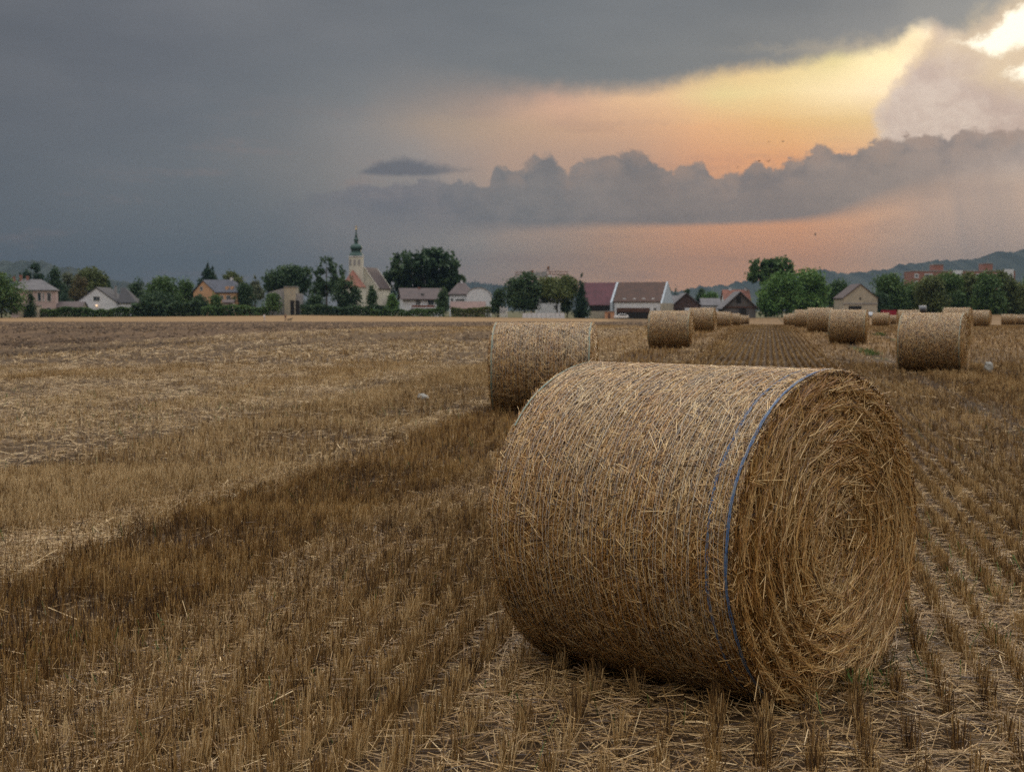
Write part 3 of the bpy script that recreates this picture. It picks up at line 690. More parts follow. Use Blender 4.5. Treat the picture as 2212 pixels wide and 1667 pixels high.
def weeds():
    cen = []
    for u, v, sp, n in ((1870, 1488, .10, 40), (1840, 1500, .06, 30), (2090, 1290, .25, 60), (2180, 1250, .3, 60), (2050, 1200, .2, 30), (2150, 1400, .2, 30), (1690, 1480, .08, 16), (240, 1440, .35, 50), (130, 1420, .3, 35), (770, 1290, .3, 20), (1060, 1540, .5, 24), (1250, 1560, .4, 14), (430, 1560, .4, 20), (1950, 1460, .15, 25)):
        d = ray(u, v); t = -CAM_H / d.z; cen.append((d.x * t, d.y * t, sp, n))
    for l in np.arange(14, 70, .10):
        for s0 in (3.0, 5.15):
            if vn(l * .16 + s0 * 7, 3.3) > (.60 if s0 < 4 else .8): cen.append((s0 * CA + l * SA, -s0 * SA + l * CA, .13, 5))
    for _ in range(240):
        X, Y = wedge(1, 4, 24); s = float(X[0] * CA - Y[0] * SA)
        cen.append((float(X[0]), float(Y[0]), .12, 7 if -3.9 < s < -2.6 or s < -6 else 3))
    P0, P1, W = [], [], []
    for (x, y, sp, n) in cen:
        px, py = rng.normal(x, sp, n), rng.normal(y, sp, n); far = max(1, y / 14)
        h = rng.uniform(.05, .13, n); a = rng.random(n) * 6.283; le = rng.uniform(.1, .7, n)
        p0 = np.stack([px, py, ground(px, py) + micro(px, py)], 1); P0.append(p0); P1.append(p0 + np.stack([np.cos(a) * np.sin(le), np.sin(a) * np.sin(le), np.cos(le)], 1) * h[:, None]); W.append(rng.uniform(.003, .006, n) * far)
    P0, P1, W = map(np.concatenate, (P0, P1, W)); k = ~inside_bale(P0[:, 0], P0[:, 1]); P0, P1, W = P0[k], P1[k], W[k]
    V, F = ribbons(P0, P1, W, rng.normal(0, 1, P0.shape)); n = len(P0)
    o = link('weeds', mesh_np('weeds', V, F, M_green, {'rnd': np.repeat(rng.random(n), 6), 'tint': np.repeat(rng.random(n) * .4, 6)})); o['kind'] = 'stuff'
    tag(o, 'short green weeds sprouting between the stubble rows and along the wheel tracks', 'weeds')
weeds()
def clods(n):
    Y = np.sqrt(np.where(rng.random(n) < .35, rng.uniform(12 ** 2, 60 ** 2, n), rng.uniform(40 ** 2, 300 ** 2, n))); X = (rng.random(n) * 2 - 1) * .42 * Y; s = X * CA - Y * SA
    k = (s < -24.5 - 2 * fbm(Y * .1, Y * 0)) | ((s < -7) & (rng.random(n) < .5) & (fbm(s * .5 + 11, (X * SA + Y * CA) * .045 + 2, 3) < .43)); X, Y = X[k], Y[k]; n = len(X); r = rng.uniform(.02, .10, n) * np.clip(Y / 70, .45, 2.4)
    base = np.array([[1, 0, 0], [-.5, .87, 0], [-.5, -.87, 0], [.2, .1, .8], [0, 0, -.5]])
    a = rng.random(n) * 6.283; V = base[None] * r[:, None, None] * rng.uniform(.6, 1.4, (n, 5, 3))
    x, y = V[..., 0] * np.cos(a)[:, None] - V[..., 1] * np.sin(a)[:, None], V[..., 0] * np.sin(a)[:, None] + V[..., 1] * np.cos(a)[:, None]
    V = np.stack([x + X[:, None], y + Y[:, None], V[..., 2] + (ground(X, Y) + .01)[:, None]], -1).reshape(-1, 3)
    F = (np.array([[0, 1, 3], [1, 2, 3], [2, 0, 3], [1, 0, 4], [2, 1, 4], [0, 2, 4]])[None] + (np.arange(n) * 5)[:, None, None]).reshape(-1, 3)
    m, g, b, o = new_mat('ploughed_soil'); at_ = g.n.new('ShaderNodeAttribute'); at_.attribute_name = 'rnd'
    g.put(b.inputs['Base Color'], g.ramp(at_.outputs['Fac'], [(0, (.020, .012, .007)), (.6, (.085, .053, .029)), (1, (.22, .145, .08))])); b.inputs['Roughness'].default_value = .95
    band = fbm((X * CA - Y * SA) * .5, Y * .02); o = link('soil_clods', mesh_np('soil_clods', V, F, m, {'rnd': np.repeat(np.clip(band + rng.normal(0, .22, n), 0, 1), 5)})); o['kind'] = 'stuff'
    tag(o, 'rough dark soil clods of the ploughed land and bare patches on the left', 'soil')
clods(95000)
# ------------------------------------------------------------------ hills
def ridge(name, pts, Y, depth, seed):
    us = np.linspace(pts[0][0], pts[-1][0], 560); vs = np.interp(us, [p[0] for p in pts], [p[1] for p in pts])
    x = (us - 1106) / FPX * Y; z = CAM_H + (HOR - vs) * Y / FPX
    z = z + (fbm(x * .02 + seed, x * 0 + seed, 3) - .5) * 8 + np.abs(rng.normal(0, 6, len(x)))
    prof = [(-1.0, 0), (-.75, .28), (-.5, .58), (-.25, .84), (-.08, .975), (0, 1.0), (.3, .9), (1, 0)]
    V = []
    for t, k in prof:
        b = -6.0; zz = b + (z - b) * k + (0 if k in (0, 1.0) else 1) * (fbm(x * .008 + 9 * t, x * .003 + t * 5 + seed) - .5) * 40
        V.append(np.stack([x * (1 + .12 * t), np.full_like(x, Y + t * depth), zz], 1))
    n = len(us); idx = np.arange(n * len(prof)).reshape(len(prof), n)
    F = np.stack([idx[:-1, :-1], idx[:-1, 1:], idx[1:, 1:], idx[1:, :-1]], -1).reshape(-1, 4)
    o = link(name, mesh_np(name, np.concatenate(V), F, M_wood)); o['kind'] = 'structure'
M_wood, g, b, o = new_mat('hill_forest')
tc = g.n.new('ShaderNodeTexCoord').outputs['Object']
g.put(b.inputs['Base Color'], g.mix(g.rng(g.noise(tc, .02, 6, .7), .35, .68), (.018, .028, .020), (.036, .050, .036))); b.inputs['Roughness'].default_value = .95
bn = g.n.new('ShaderNodeBump'); bn.inputs['Strength'].default_value = 1.0; bn.inputs['Distance'].default_value = 14.0
g.l.new(g.noise(tc, .03, 4, .7), bn.inputs['Height']); g.l.new(bn.outputs[0], b.inputs['Normal'])
ridge('hills', [(-500, 600), (-250, 584), (0, 573), (60, 572), (100, 576), (160, 590), (230, 610), (290, 621), (400, 640), (560, 655), (700, 664)], 3600, 900, 1.0)
ridge('hills', [(800, 640), (900, 622), (980, 612), (1040, 614), (1100, 621), (1200, 636), (1300, 650)], 5600, 900, 4.0)
ridge('hills', [(1380, 648), (1430, 636), (1490, 627), (1560, 621), (1620, 613), (1700, 600), (1780, 591), (1840, 595), (1900, 586), (1940, 580), (1965, 574), (2025, 571), (2090, 566), (2140, 557), (2212, 549), (2300, 546), (2450, 565), (2700, 610)], 4800, 1300, 7.0)

# ------------------------------------------------------------------ trees and hedges
LEAF = {
 'dark': leaf_mat('dark_leaves', (0.017, 0.040, 0.018), (0.038, 0.073, 0.031), (0.075, 0.116, 0.044)),
 'mid': leaf_mat('mid_leaves', (0.030, 0.062, 0.018), (0.060, 0.111, 0.031), (0.111, 0.168, 0.047)),
 'olive': leaf_mat('olive_leaves', (0.044, 0.062, 0.018), (0.085, 0.108, 0.031), (0.144, 0.160, 0.052)),
 'fresh': leaf_mat('fresh_leaves', (0.038, 0.087, 0.018), (0.075, 0.153, 0.034), (0.144, 0.218, 0.055)),
 'pale': leaf_mat('pale_leaves', (0.060, 0.076, 0.044), (0.111, 0.128, 0.072), (0.178, 0.183, 0.104)),
 'brown': leaf_mat('browned_leaves', (0.047, 0.044, 0.018), (0.094, 0.076, 0.031), (0.144, 0.113, 0.047)),
 'needle': leaf_mat('needles', (0.012, 0.032, 0.018), (0.023, 0.053, 0.029), (0.047, 0.081, 0.042)),
}
M_bark = plain('bark', (.075, .055, .040), .9, .5, 4.0)
def leaves(cs, rad, N, size, gap=.0):
    """leaf clumps spread through lobes (centre, radii); each lobe has its own tone"""
    V, F, Rn = [], [], []
    vol = np.array([r[0] * r[1] * r[2] for r in rad]) ** .67; cnt = np.maximum(30, (N * vol / vol.sum()).astype(int)); o = 0
    for c, r, n in zip(cs, rad, cnt):
        d = norm(rng.normal(0, 1, (n, 3))); q = rng.random(n) ** .42 * (1 + .16 * rng.normal(0, 1, n))
        lump = .78 + .44 * fbm(d[:, 0] * 2.3 + c[0], d[:, 2] * 2.3 + d[:, 1] * 1.7 + c[1])
        p = np.array(c) + d * np.array(r) * (q * lump)[:, None]
        if gap > 0:
            k = fbm(p[:, 0] * .55 + 30, p[:, 2] * .55 + p[:, 1] * .2 + 80, 3) > gap; p = p[k]; n = len(p)
        a = norm(rng.normal(0, 1, (n, 3))); b = norm(np.cross(a, rng.normal(0, 1, (n, 3)))); s = size * rng.uniform(.55, 1.35, (n, 1))
        V.append(np.stack([p - a * s, p - b * s * .55, p + a * s, p + b * s * .55], 1).reshape(-1, 3)); F.append(np.arange(n * 4).reshape(n, 4) + o); o += n * 4
        Rn.append(np.repeat(np.clip(rng.normal(rng.uniform(.3, .7), .2, n), 0, 1), 4))
    return np.concatenate(V), np.concatenate(F), np.concatenate(Rn)
def tree(label, kind, u, wpx, vtop, Y, leaf='mid', vlow=None, group='trees around the village', name=None, gap=.20, N=3200, seed=0, lobes=None, cat='tree'):
    """wpx: crown width, vtop: top of crown, vlow: underside of crown (picture units of 2212)"""
    k = Y / FPX; x = at(u, Y); z0 = gz(x, Y); W = wpx * k; top = CAM_H + (HOR - vtop) * k - z0
    low = (CAM_H + (HOR - vlow) * k - z0) if vlow else .12 * top
    low = max(.15, low)
    t = thing(name or ('conifer' if kind == 'cone' else 'tree'), label, cat, (x, Y, z0), 0, group)
    size = max(.30, .031 * (W + top) / 2 * 1.1)
    r_ = np.random.default_rng(int(u * 7 + wpx + seed)); cs, rad = [], []
    H = top - low
    if kind == 'cone':
        m = max(7, int(H / 1.3)); cs = []; 
        for i in range(m):
            f = i / (m - 1); rr = W / 2 * (1 - f) ** .85 + .25
            for j in range(max(1, int(5 * (1 - f)) + 1)):
                a = r_.random() * 6.283; e = rr * .55 * (r_.random() ** .4)
                cs.append((e * math.cos(a), e * math.sin(a), low + H * f * .96)); rad.append((rr * .55 + .2, rr * .55 + .2, H / m * .85 + .2))
        gap_ = .22
    else:
        if lobes:
            for lu, lv, lw, lh in lobes:      # lobe centre and size in picture units
                cs.append(((lu - u) * k, r_.normal(0, W * .10), CAM_H + (HOR - lv) * k - z0)); rad.append((lw * k / 2, lw * k / 2 * .9, lh * k / 2))
        else:
            n = 11 if wpx > 60 else 8
            for i in range(n):
                f = r_.random(); a = r_.random() * 6.283
                hz = low + H * (.16 + .70 * f); wid = math.sin(math.pi * min(1, .22 + .70 * f)) if kind == 'round' else (.55 + .45 * math.sin(math.pi * (.15 + .7 * f)))
                e = W / 2 * .62 * wid * math.sqrt(r_.random()); rr = W / 2 * r_.uniform(.32, .50)
                cs.append((e * math.cos(a), e * math.sin(a) * .8, min(hz, top - min(rr, H * .3) * .8))); rad.append((rr, rr, min(rr * r_.uniform(.7, .95), H * .34)))
            cs.append((r_.normal(0, W * .06), 0, top - H * .20)); rad.append((W * .24, W * .24, H * .20))
            cs.append((0, 0, low + H * .42)); rad.append((W * .40, W * .36, H * .36))
        gap_ = gap
    if kind != 'cone' and not vlow and not lobes:
        for j in range(5): cs.append((W * .26 * math.cos(j * 1.26), W * .2 * math.sin(j * 1.26), top * .24)); rad.append((W * .27, W * .25, top * .27))
    rad = [tuple(q * 1.13 for q in r) for r in rad]
    V, F, Rn = leaves(cs, rad, int(N * 1.5), size, gap_)
    V[:, 2] = np.maximum(V[:, 2], .05)
    link('crown', mesh_np('crown', V, F, LEAF[leaf], {'rnd': Rn}), t)
    m = MB(); tr = max(.10, .018 * top)
    m.tube([(0, 0, -.2), (.05 * tr, 0, low * .6), (.3 * tr, 0, low + H * .35), (.2 * tr, .1, low + H * .8)], [tr * 1.25, tr, tr * .6, tr * .2], 7)
    if kind != 'cone':
        for c in cs[:7]:
            m.tube([(.2 * tr, 0, low * .8 + H * .1), (c[0] * .5, c[1] * .5, (low * .8 + H * .1 + c[2]) / 2 + H * .04), c], [tr * .5, tr * .3, tr * .08], 5)
    m.build('trunk', M_bark, t)
    return t
def hedge(label, u0, u1, vtop, Y, leaf='dark', N=2600, thick=1.6, name='hedge', group=None, cat='hedge'):
    k = Y / FPX; x0, x1 = at(u0, Y), at(u1, Y); xc = (x0 + x1) / 2; z0 = gz(xc, Y); top = CAM_H + (HOR - vtop) * k - z0
    n = int(N); p = np.stack([rng.uniform(x0 - xc, x1 - xc, n), rng.normal(0, thick * .3, n), np.zeros(n)], 1)
    hh = top * (.55 + .80 * fbm(p[:, 0] * .33 + u0, p[:, 0] * 0 + 3, 4)); p[:, 2] = hh * (1 - rng.random(n) ** 1.8)
    a = norm(rng.normal(0, 1, (n, 3))); b = norm(np.cross(a, rng.normal(0, 1, (n, 3)))); s = rng.uniform(.16, .42, (n, 1)) * max(1, top / 3)
    V = np.stack([p - a * s, p - b * s * .6, p + a * s, p + b * s * .6], 1).reshape(-1, 3); V[:, 2] = np.maximum(V[:, 2], .02)
    Rn = np.repeat(np.clip(fbm(p[:, 0] * .4, p[:, 2] * .6) + rng.normal(0, .15, n), 0, 1), 4)
    o = link(name, mesh_np(name, V, np.arange(n * 4).reshape(n, 4), LEAF[leaf], {'rnd': Rn}), None, (xc, Y, z0)); tag(o, label, cat, group); return o

# far left
tree('big dark tree cut by the left edge beside the pink house', 'round', 5, 112, 588, 405, 'mid', 672, lobes=[(-10, 630, 90, 80), (20, 640, 70, 70), (-30, 650, 80, 60), (36, 662, 34, 40), (5, 612, 50, 46)])
tree('ragged dark pine behind the chimneys of the pink house', 'tall', 75, 54, 571, 520, 'needle', 640, gap=.40, lobes=[(78, 580, 20, 20), (62, 592, 26, 16), (86, 600, 30, 16), (60, 612, 22, 16), (90, 616, 26, 16), (76, 628, 44, 22)])
tree('small shrub by the window of the pink house', 'round', 68, 26, 628, 415, 'dark', None, N=900, group='shrubs and bushes along the village', name='shrub', cat='shrub')
tree('dark bushy tree next right of the ragged pine', 'tall', 120, 46, 579, 500, 'dark', 660)
tree('thin pale tree between the bushy dark tree and the big browned tree', 'tall', 150, 40, 585, 520, 'pale', None, gap=.30)
tree('small dark spruce in front of the pale thin tree, left of the white gabled house', 'cone', 143, 42, 611, 470, 'needle')
tree('browned small crowned tree left of the white gabled house', 'tall', 170, 48, 594, 490, 'brown', None)
tree('broad tree standing behind the white gabled house', 'round', 200, 66, 581, 520, 'olive', 640, lobes=[(196, 596, 44, 34), (215, 606, 36, 36), (178, 608, 34, 30), (205, 622, 50, 34), (226, 602, 16, 16)])
tree('small round tree behind the dark roof of the white gabled house', 'round', 236, 18, 607, 520, 'dark', 640, N=800)
tree('dark tree at the left end of the big green thicket', 'tall', 299, 44, 602, 470, 'dark')
tree('tallest bushy tree in the middle of the big green thicket', 'round', 355, 96, 597, 440, 'mid', 678, N=4200)
tree('low wide bush at the foot of the big green thicket', 'round', 340, 96, 632, 425, 'dark', 683, N=2600, group='shrubs and bushes along the village', name='bush', cat='bush')
tree('bushy tree at the right end of the big green thicket by the orange house', 'round', 402, 56, 601, 445, 'mid', 680, N=2600)
tree('dark low bush below the left gable of the orange house', 'round', 432, 50, 636, 428, 'dark', 682, N=1600, group='shrubs and bushes along the village', name='bush', cat='bush')
tree('green bush below the right end of the orange house', 'round', 470, 50, 636, 424, 'mid', 682, N=1500, group='shrubs and bushes along the village', name='bush', cat='bush')
tree('pointed dark spruce behind the ridge of the orange house', 'cone', 451, 40, 570, 540, 'needle', 615)
tree('twin spruce close right of the pointed spruce behind the orange house', 'cone', 461, 26, 577, 545, 'needle', 615, N=1200)
tree('rounded olive tree behind the right end of the orange house', 'round', 501, 66, 587, 500, 'olive', 650)
tree('dark leafy tree beside the right wall of the orange house', 'round', 530, 62, 612, 440, 'dark', 680, N=2800)
tree('pale layered conifer right of the orange house', 'cone', 552, 40, 597, 480, 'pale', 640, gap=.4)
tree('low green bush at the left end of the beige stepped building', 'round', 590, 54, 634, 420, 'mid', 682, N=1600, group='shrubs and bushes along the village', name='bush', cat='bush')
tree('broad leafy tree behind the beige stepped building', 'round', 622, 92, 574, 470, 'dark', 660, N=4200, lobes=[(628, 590, 60, 30), (600, 606, 50, 36), (650, 612, 44, 44), (625, 622, 60, 40), (585, 622, 26, 26), (662, 585, 18, 16)])
tree('tall gappy tree with a bare trunk left of the church', 'tall', 706, 72, 556, 450, 'dark', 640, gap=.43, N=3200, lobes=[(704, 574, 34, 38), (730, 590, 30, 34), (686, 598, 34, 34), (710, 616, 60, 34), (690, 632, 40, 24), (732, 612, 18, 20)])
tree('dark bush under the tall gappy tree left of the church', 'round', 680, 60, 638, 430, 'dark', 682, N=1800, group='shrubs and bushes along the village', name='bush', cat='bush')
tree('leafy tree in front of the red apse roof of the church', 'round', 752, 62, 592, 435, 'dark', 680, N=3400, gap=.36, lobes=[(748, 612, 34, 36), (738, 640, 40, 40), (765, 645, 36, 40), (750, 668, 56, 30), (764, 626, 18, 20)])
tree('slim dark tree covering the corner of the church nave', 'tall', 803, 27, 617, 432, 'dark', 678, N=1500)
tree('great spreading tree with sky gaps right of the church', 'round', 916, 166, 538, 500, 'dark', 640, gap=.40, N=8000,
     lobes=[(905, 566, 80, 46), (944, 560, 60, 42), (872, 575, 44, 44), (965, 582, 50, 50), (990, 604, 26, 22), (850, 606, 36, 40), (885, 610, 70, 50), (930, 606, 90, 56), (968, 618, 40, 40), (945, 546, 22, 20)])
tree('yellow green rounded bush left of the white house with the balcony', 'round', 848, 34, 635, 424, 'fresh', 680, N=1500, group='shrubs and bushes along the village', name='bush', cat='bush')
tree('dark upright tree at the right end of the white house with the balcony', 'tall', 957, 34, 622, 424, 'dark', 682, N=1800)
tree('bushy tree right of the white arched gable', 'round', 1076, 42, 622, 428, 'dark', 684, N=1900)
tree('big dark tree with a bare stem left of the lighter tree below the crane', 'round', 1133, 76, 590, 425, 'dark', 672, N=4200, lobes=[(1140, 606, 40, 32), (1116, 618, 44, 36), (1150, 630, 44, 40), (1120, 648, 50, 40), (1145, 656, 40, 30), (1105, 634, 20, 24)])
tree('lighter green tree with a bare stem under the crane jib', 'round', 1203, 84, 598, 428, 'olive', 658, N=4200, lobes=[(1185, 614, 50, 30), (1222, 612, 50, 30), (1200, 634, 70, 36), (1236, 628, 26, 30), (1176, 640, 26, 26)])
tree('dark tree between the crane tree and the pointed conifer', 'tall', 1225, 40, 622, 426, 'dark', 680, N=1900)
tree('pointed dark conifer beside the purple roofed barn', 'cone', 1256, 31, 594, 424, 'needle', None, N=3000)
# middle distance
tree('small open crowned tree right of the long barn', 'round', 1442, 16, 617, 560, 'olive', 650, N=700)
tree('tiny conifer behind the dark brown shed', 'cone', 1459, 17, 620, 560, 'needle', None, N=700)
tree('rounded dark tree behind the roof of the dark brown shed', 'round', 1482, 20, 624, 565, 'dark', 655, N=800)
tree('dark spreading tree left of the red roofed house', 'round', 1514, 28, 623, 570, 'dark', 655, N=900)
tree('bright green bushy tree left of the red roofed house', 'round', 1536, 48, 630, 520, 'fresh', 660, N=1500)
tree('tall old tree with an umbrella crown above the green bushes', 'round', 1664, 106, 558, 470, 'mid', 626, gap=.38, N=5200,
     lobes=[(1650, 574, 56, 30), (1684, 574, 52, 30), (1630, 594, 34, 30), (1700, 588, 34, 28), (1664, 590, 64, 30), (1645, 606, 34, 20), (1690, 602, 40, 24)])
tree('bright green bushy tree below the tall umbrella crowned tree', 'round', 1688, 100, 590, 432, 'fresh', 684, N=4600, lobes=[(1690, 612, 64, 44), (1660, 634, 44, 40), (1690, 650, 80, 50), (1658, 668, 44, 34), (1715, 640, 50, 60), (1645, 652, 26, 40)])
tree('rounded bright green tree right of the tall umbrella crowned tree', 'round', 1746, 82, 582, 440, 'fresh', 682, N=4600, lobes=[(1747, 604, 58, 42), (1730, 630, 60, 50), (1764, 626, 42, 50), (1745, 660, 70, 50)])
tree('darker tree between the bright green trees and the beige gabled house', 'round', 1806, 66, 604, 450, 'mid', 680, N=2800, lobes=[(1810, 618, 36, 28), (1790, 636, 40, 40), (1826, 636, 26, 36), (1808, 655, 56, 44)])
for i, (u, w, vt, lf, lab) in enumerate([
  (1898, 44, 638, 'dark', 'low dark tree against the right eave of the beige gabled house'),
  (1921, 62, 596, 'mid', 'tallest tree of the right hand belt, left of the brick flats'),
  (1966, 56, 613, 'mid', 'tree of the right hand belt below the left corner of the brick flats'),
  (2012, 60, 602, 'olive', 'tree of the right hand belt below the first stair tower of the brick flats'),
  (2050, 56, 592, 'mid', 'tree of the right hand belt below the white panels midway along the brick flats'),
  (2092, 62, 594, 'olive', 'tree of the right hand belt left of the second stair tower of the brick flats'),
  (2134, 60, 593, 'mid', 'tree of the right hand belt below the second stair tower of the brick flats'),
  (2176, 62, 592, 'olive', 'tree of the right hand belt below the white end bays of the brick flats'),
  (2222, 66, 594, 'mid', 'last tree of the belt cut by the right edge')]):
    tree(lab, 'tall', u, w * 1.3, vt - 5, 425 + (i % 3) * 6, lf, None, N=5200, group='trees of the belt on the right')
# hedges
hedge('long clipped hedge in front of the pink and white houses at far left', 89, 288, 664, 420, 'mid', 6000)
hedge('dark shrubbery under the big green thicket', 288, 432, 654, 419, 'dark', 5200, 3.0)
hedge('shrubbery left of the beige stepped building below the orange house', 436, 582, 661, 419, 'mid', 5200, 3.0)
hedge('dark shrubbery along the foot of the church', 650, 838, 661, 419, 'dark', 5600, 3.0)
hedge('clipped hedge below the white house with the balcony', 800, 960, 668, 417, 'mid', 2600)
hedge('green hedge below the pink low roof', 975, 1060, 666, 418, 'olive', 1700)

# ------------------------------------------------------------------ buildings
M_glass, g, b, o = new_mat('window_glass'); b.inputs['Base Color'].default_value = (.03, .04, .05, 1); b.inputs['Roughness'].default_value = .08; b.inputs['Specular IOR Level'].default_value = .6
M_wframe = plain('window_frame', (.55, .54, .52), .5, .1)
M_dark = plain('shade_and_dark_parts', (.02, .018, .016), .9, .3)  # near-black panels painting shade in openings; also small dark parts
M_wood2 = plain('brown_timber', (.09, .045, .03), .8, .4, 3)
M_white = plain('white_render', (.56, .57, .60), .85, .14, .7); M_cream = plain('cream_render', (.52, .50, .43), .85, .16, .5)
M_pink = plain('pink_render', (.42, .32, .30), .85, .15, .6); M_orange = plain('orange_render', (.48, .285, .165), .85, .12, .6)
M_beige = plain('beige_render', (.36, .32, .25), .9, .25, .6); M_grey = plain('grey_concrete', (.27, .26, .26), .9, .25, .7)
M_slate = tiles('blue_slate_roof', (.060, .070, .10), (.085, .095, .13)); M_greyroof = tiles('grey_roof', (.13, .125, .135), (.17, .16, .165))
M_darkroof = tiles('dark_roof', (.040, .040, .048), (.06, .058, .065)); M_brownroof = tiles('brown_roof', (.085, .058, .058), (.11, .078, .074))
M_redroof = tiles('red_roof', (.22, .072, .042), (.28, .10, .055)); M_purple = tiles('purple_roof', (.125, .036, .052), (.155, .048, .066))
M_rust = tiles('rust_brown_roof', (.090, .046, .034), (.13, .066, .044)); M_pinkroof = tiles('pinkish_roof', (.20, .12, .105), (.25, .155, .13))
M_brick = bricks('red_brick', (.20, .072, .052), (.25, .092, .064), (.24, .19, .16)); M_obrick = bricks('orange_brick', (.36, .16, .075), (.42, .20, .10), (.4, .3, .22))
M_planks = planks('weathered_planks', (.075, .068, .066), (.12, .11, .105)); M_bplanks = planks('brown_planks', (.050, .028, .024), (.075, .042, .034))
M_copper = plain('green_copper', (.030, .070, .062), .55, .3, .8, c2=(.016, .040, .036)); M_gold = plain('gilded_metal', (.55, .38, .10), .35, .2, 4, metal=.8)
M_bluegrey = plain('blue_grey_render', (.40, .46, .52), .85, .15, .6)

class House:
    def __init__(self, name, label, u0, u1, Y, rz=0, cat='house', group=None, up=None):
        self.Y = Y; self.k = Y / FPX; self.uc = up if up is not None else (u0 + u1) / 2; self.x = at(self.uc, Y); self.z0 = gz(self.x, Y)
        self.t = thing(name, label, cat, (self.x, Y, self.z0), R_(rz), group)
        self.W = (u1 - u0) * self.k / max(.3, math.cos(R_(rz)))
    def X(self, u): return (u - self.uc) * self.k
    def Z(self, v): return CAM_H + (HOR - v) * self.k - self.z0
    def gable_front(self, x0, x1, ze, xa, za, depth, mw, mr, over=.35, y=0):
        """ridge runs away from the viewer"""
        MB().poly([(x0, y, -.4), (x1, y, -.4), (x1, y, ze), (xa, y, za), (x0, y, ze)], (0, depth, 0)).build('wall', mw, self.t)
        m = MB()
        for xe, s in ((x0, -1), (x1, 1)):
            sl = (za - ze) / abs(xa - xe); e = over
            ex = xe + s * e; ez = ze - sl * e
            m.poly([(xa, y - over, za + .04), (ex, y - over, ez + .04), (ex, y - over, ez + .26), (xa, y - over, za + .30)], (0, depth + 2 * over, 0))
        return m.build('roof', mr, self.t)
    def gable_side(self, x0, x1, ze, zr, depth, mw, mr, over=.4, hip0=0, hip1=0, y=0):
        """ridge runs across the view; hip0 / hip1 pull the ridge ends in"""
        yc = y + depth / 2; m = MB()
        m.box(x0, x1, y, y + depth, -.4, ze)
        for xx, h in ((x0, hip0), (x1, hip1)):
            if h == 0: m.poly([(xx, y + .01, ze), (xx, y + depth - .01, ze), (xx, yc, zr - .05)], ((.15 if xx == x0 else -.15), 0, 0))
        m.build('wall', mw, self.t)
        o_ = over; sl = (zr - ze) / (depth / 2); a = (x0 - o_, y - o_, ze - sl * o_ + .05); b_ = (x1 + o_, y - o_, ze - sl * o_ + .05)
        c = (x1 + o_, y + depth + o_, ze - sl * o_ + .05); d = (x0 - o_, y + depth + o_, ze - sl * o_ + .05)
        r0 = (x0 - (o_ if hip0 == 0 else -hip0), yc, zr + .06); r1 = (x1 + (o_ if hip1 == 0 else -hip1), yc, zr + .06)
        m = MB(); up = (0, 0, .22)
        m.poly([a, b_, r1, r0], up); m.poly([c, d, r0, r1], up)
        if hip0: m.poly([d, a, r0], up)
        if hip1: m.poly([b_, c, r1], up)
        return m.build('roof', mr, self.t)
    def window(self, x0, x1, z0, z1, y=0, frame=None, pane=None, fw=.10, mull=True, name='window'):
        m = MB(); yy = y - .06
        m.box(x0, x0 + fw, yy, y + .02, z0, z1).box(x1 - fw, x1, yy, y + .02, z0, z1).box(x0 + fw, x1 - fw, yy, y + .02, z1 - fw, z1).box(x0 + fw, x1 - fw, yy - .04, y + .02, z0, z0 + fw)
        if mull and x1 - x0 > .7: m.box((x0 + x1) / 2 - .03, (x0 + x1) / 2 + .03, yy + .005, y + .02, z0 + fw, z1 - fw)
        f = m.build(name, frame or M_wframe, self.t)
        MB().box(x0 + fw, x1 - fw, y - .03, y - .012, z0 + fw, z1 - fw).build('pane', pane or M_glass, f); return f
    def box(self, name, mat, x0, x1, y0, y1, z0, z1, parent=None): return MB().box(x0, x1, y0, y1, z0, z1).build(name, mat, parent or self.t)
    def chimney(self, roof, x, y, z0, z1, mat, w=.6):
        return MB().box(x - w / 2, x + w / 2, y - w / 2, y + w / 2, z0, z1).box(x - w / 2 - .08, x + w / 2 + .08, y - w / 2 - .08, y + w / 2 + .08, z1 + .003, z1 + .12).build('chimney', mat, roof)

VG = 'houses of the village'
# pink two storey house, far left
h = House('pink_house', 'pink two storey house with grey hipped roof and three chimneys at far left', 30, 119, 430, 14, 'house', VG)
ze = h.Z(626); rf = h.gable_side(-h.W / 2, h.W / 2, ze, h.Z(605), 10, M_pink, M_greyroof, .5, 3.0, 4.5)
for u, dz in ((32, 1.0), (46, 1.5), (60, 1.2)): h.chimney(rf, h.X(u), 5.0, h.Z(607), h.Z(605) + dz, M_brick, .8)
h.box('cornice', M_white, -h.W / 2 - .12, h.W / 2 + .12, -.12, -.003, ze - .55, ze - .25)
for a, b2 in ((82, 90), (92.5, 96), (101, 110)): h.window(h.X(a) * 1.03, h.X(b2) * 1.03, h.Z(651), h.Z(632), 0, None, None, .12, False)
h.window(h.X(101), h.X(110), h.Z(676), h.Z(664))
# beige garage at the hedge
h = House('garage', 'small flat roofed beige garage beside the left edge tree', 42, 82, 417, 0, 'garage')
h.box('wall', M_beige, h.X(42), h.X(82), 0, 4, -.3, h.Z(661)); h.box('roof', M_grey, h.X(41), h.X(83), -.25, 4.2, h.Z(661) + .003, h.Z(659))
h.box('door', M_dark, h.X(52), h.X(64), -.05, -.003, .02, h.Z(668)); h.box('light_panel', M_cream, h.X(65.5), h.X(81.5), -.04, -.003, .0, h.Z(662))
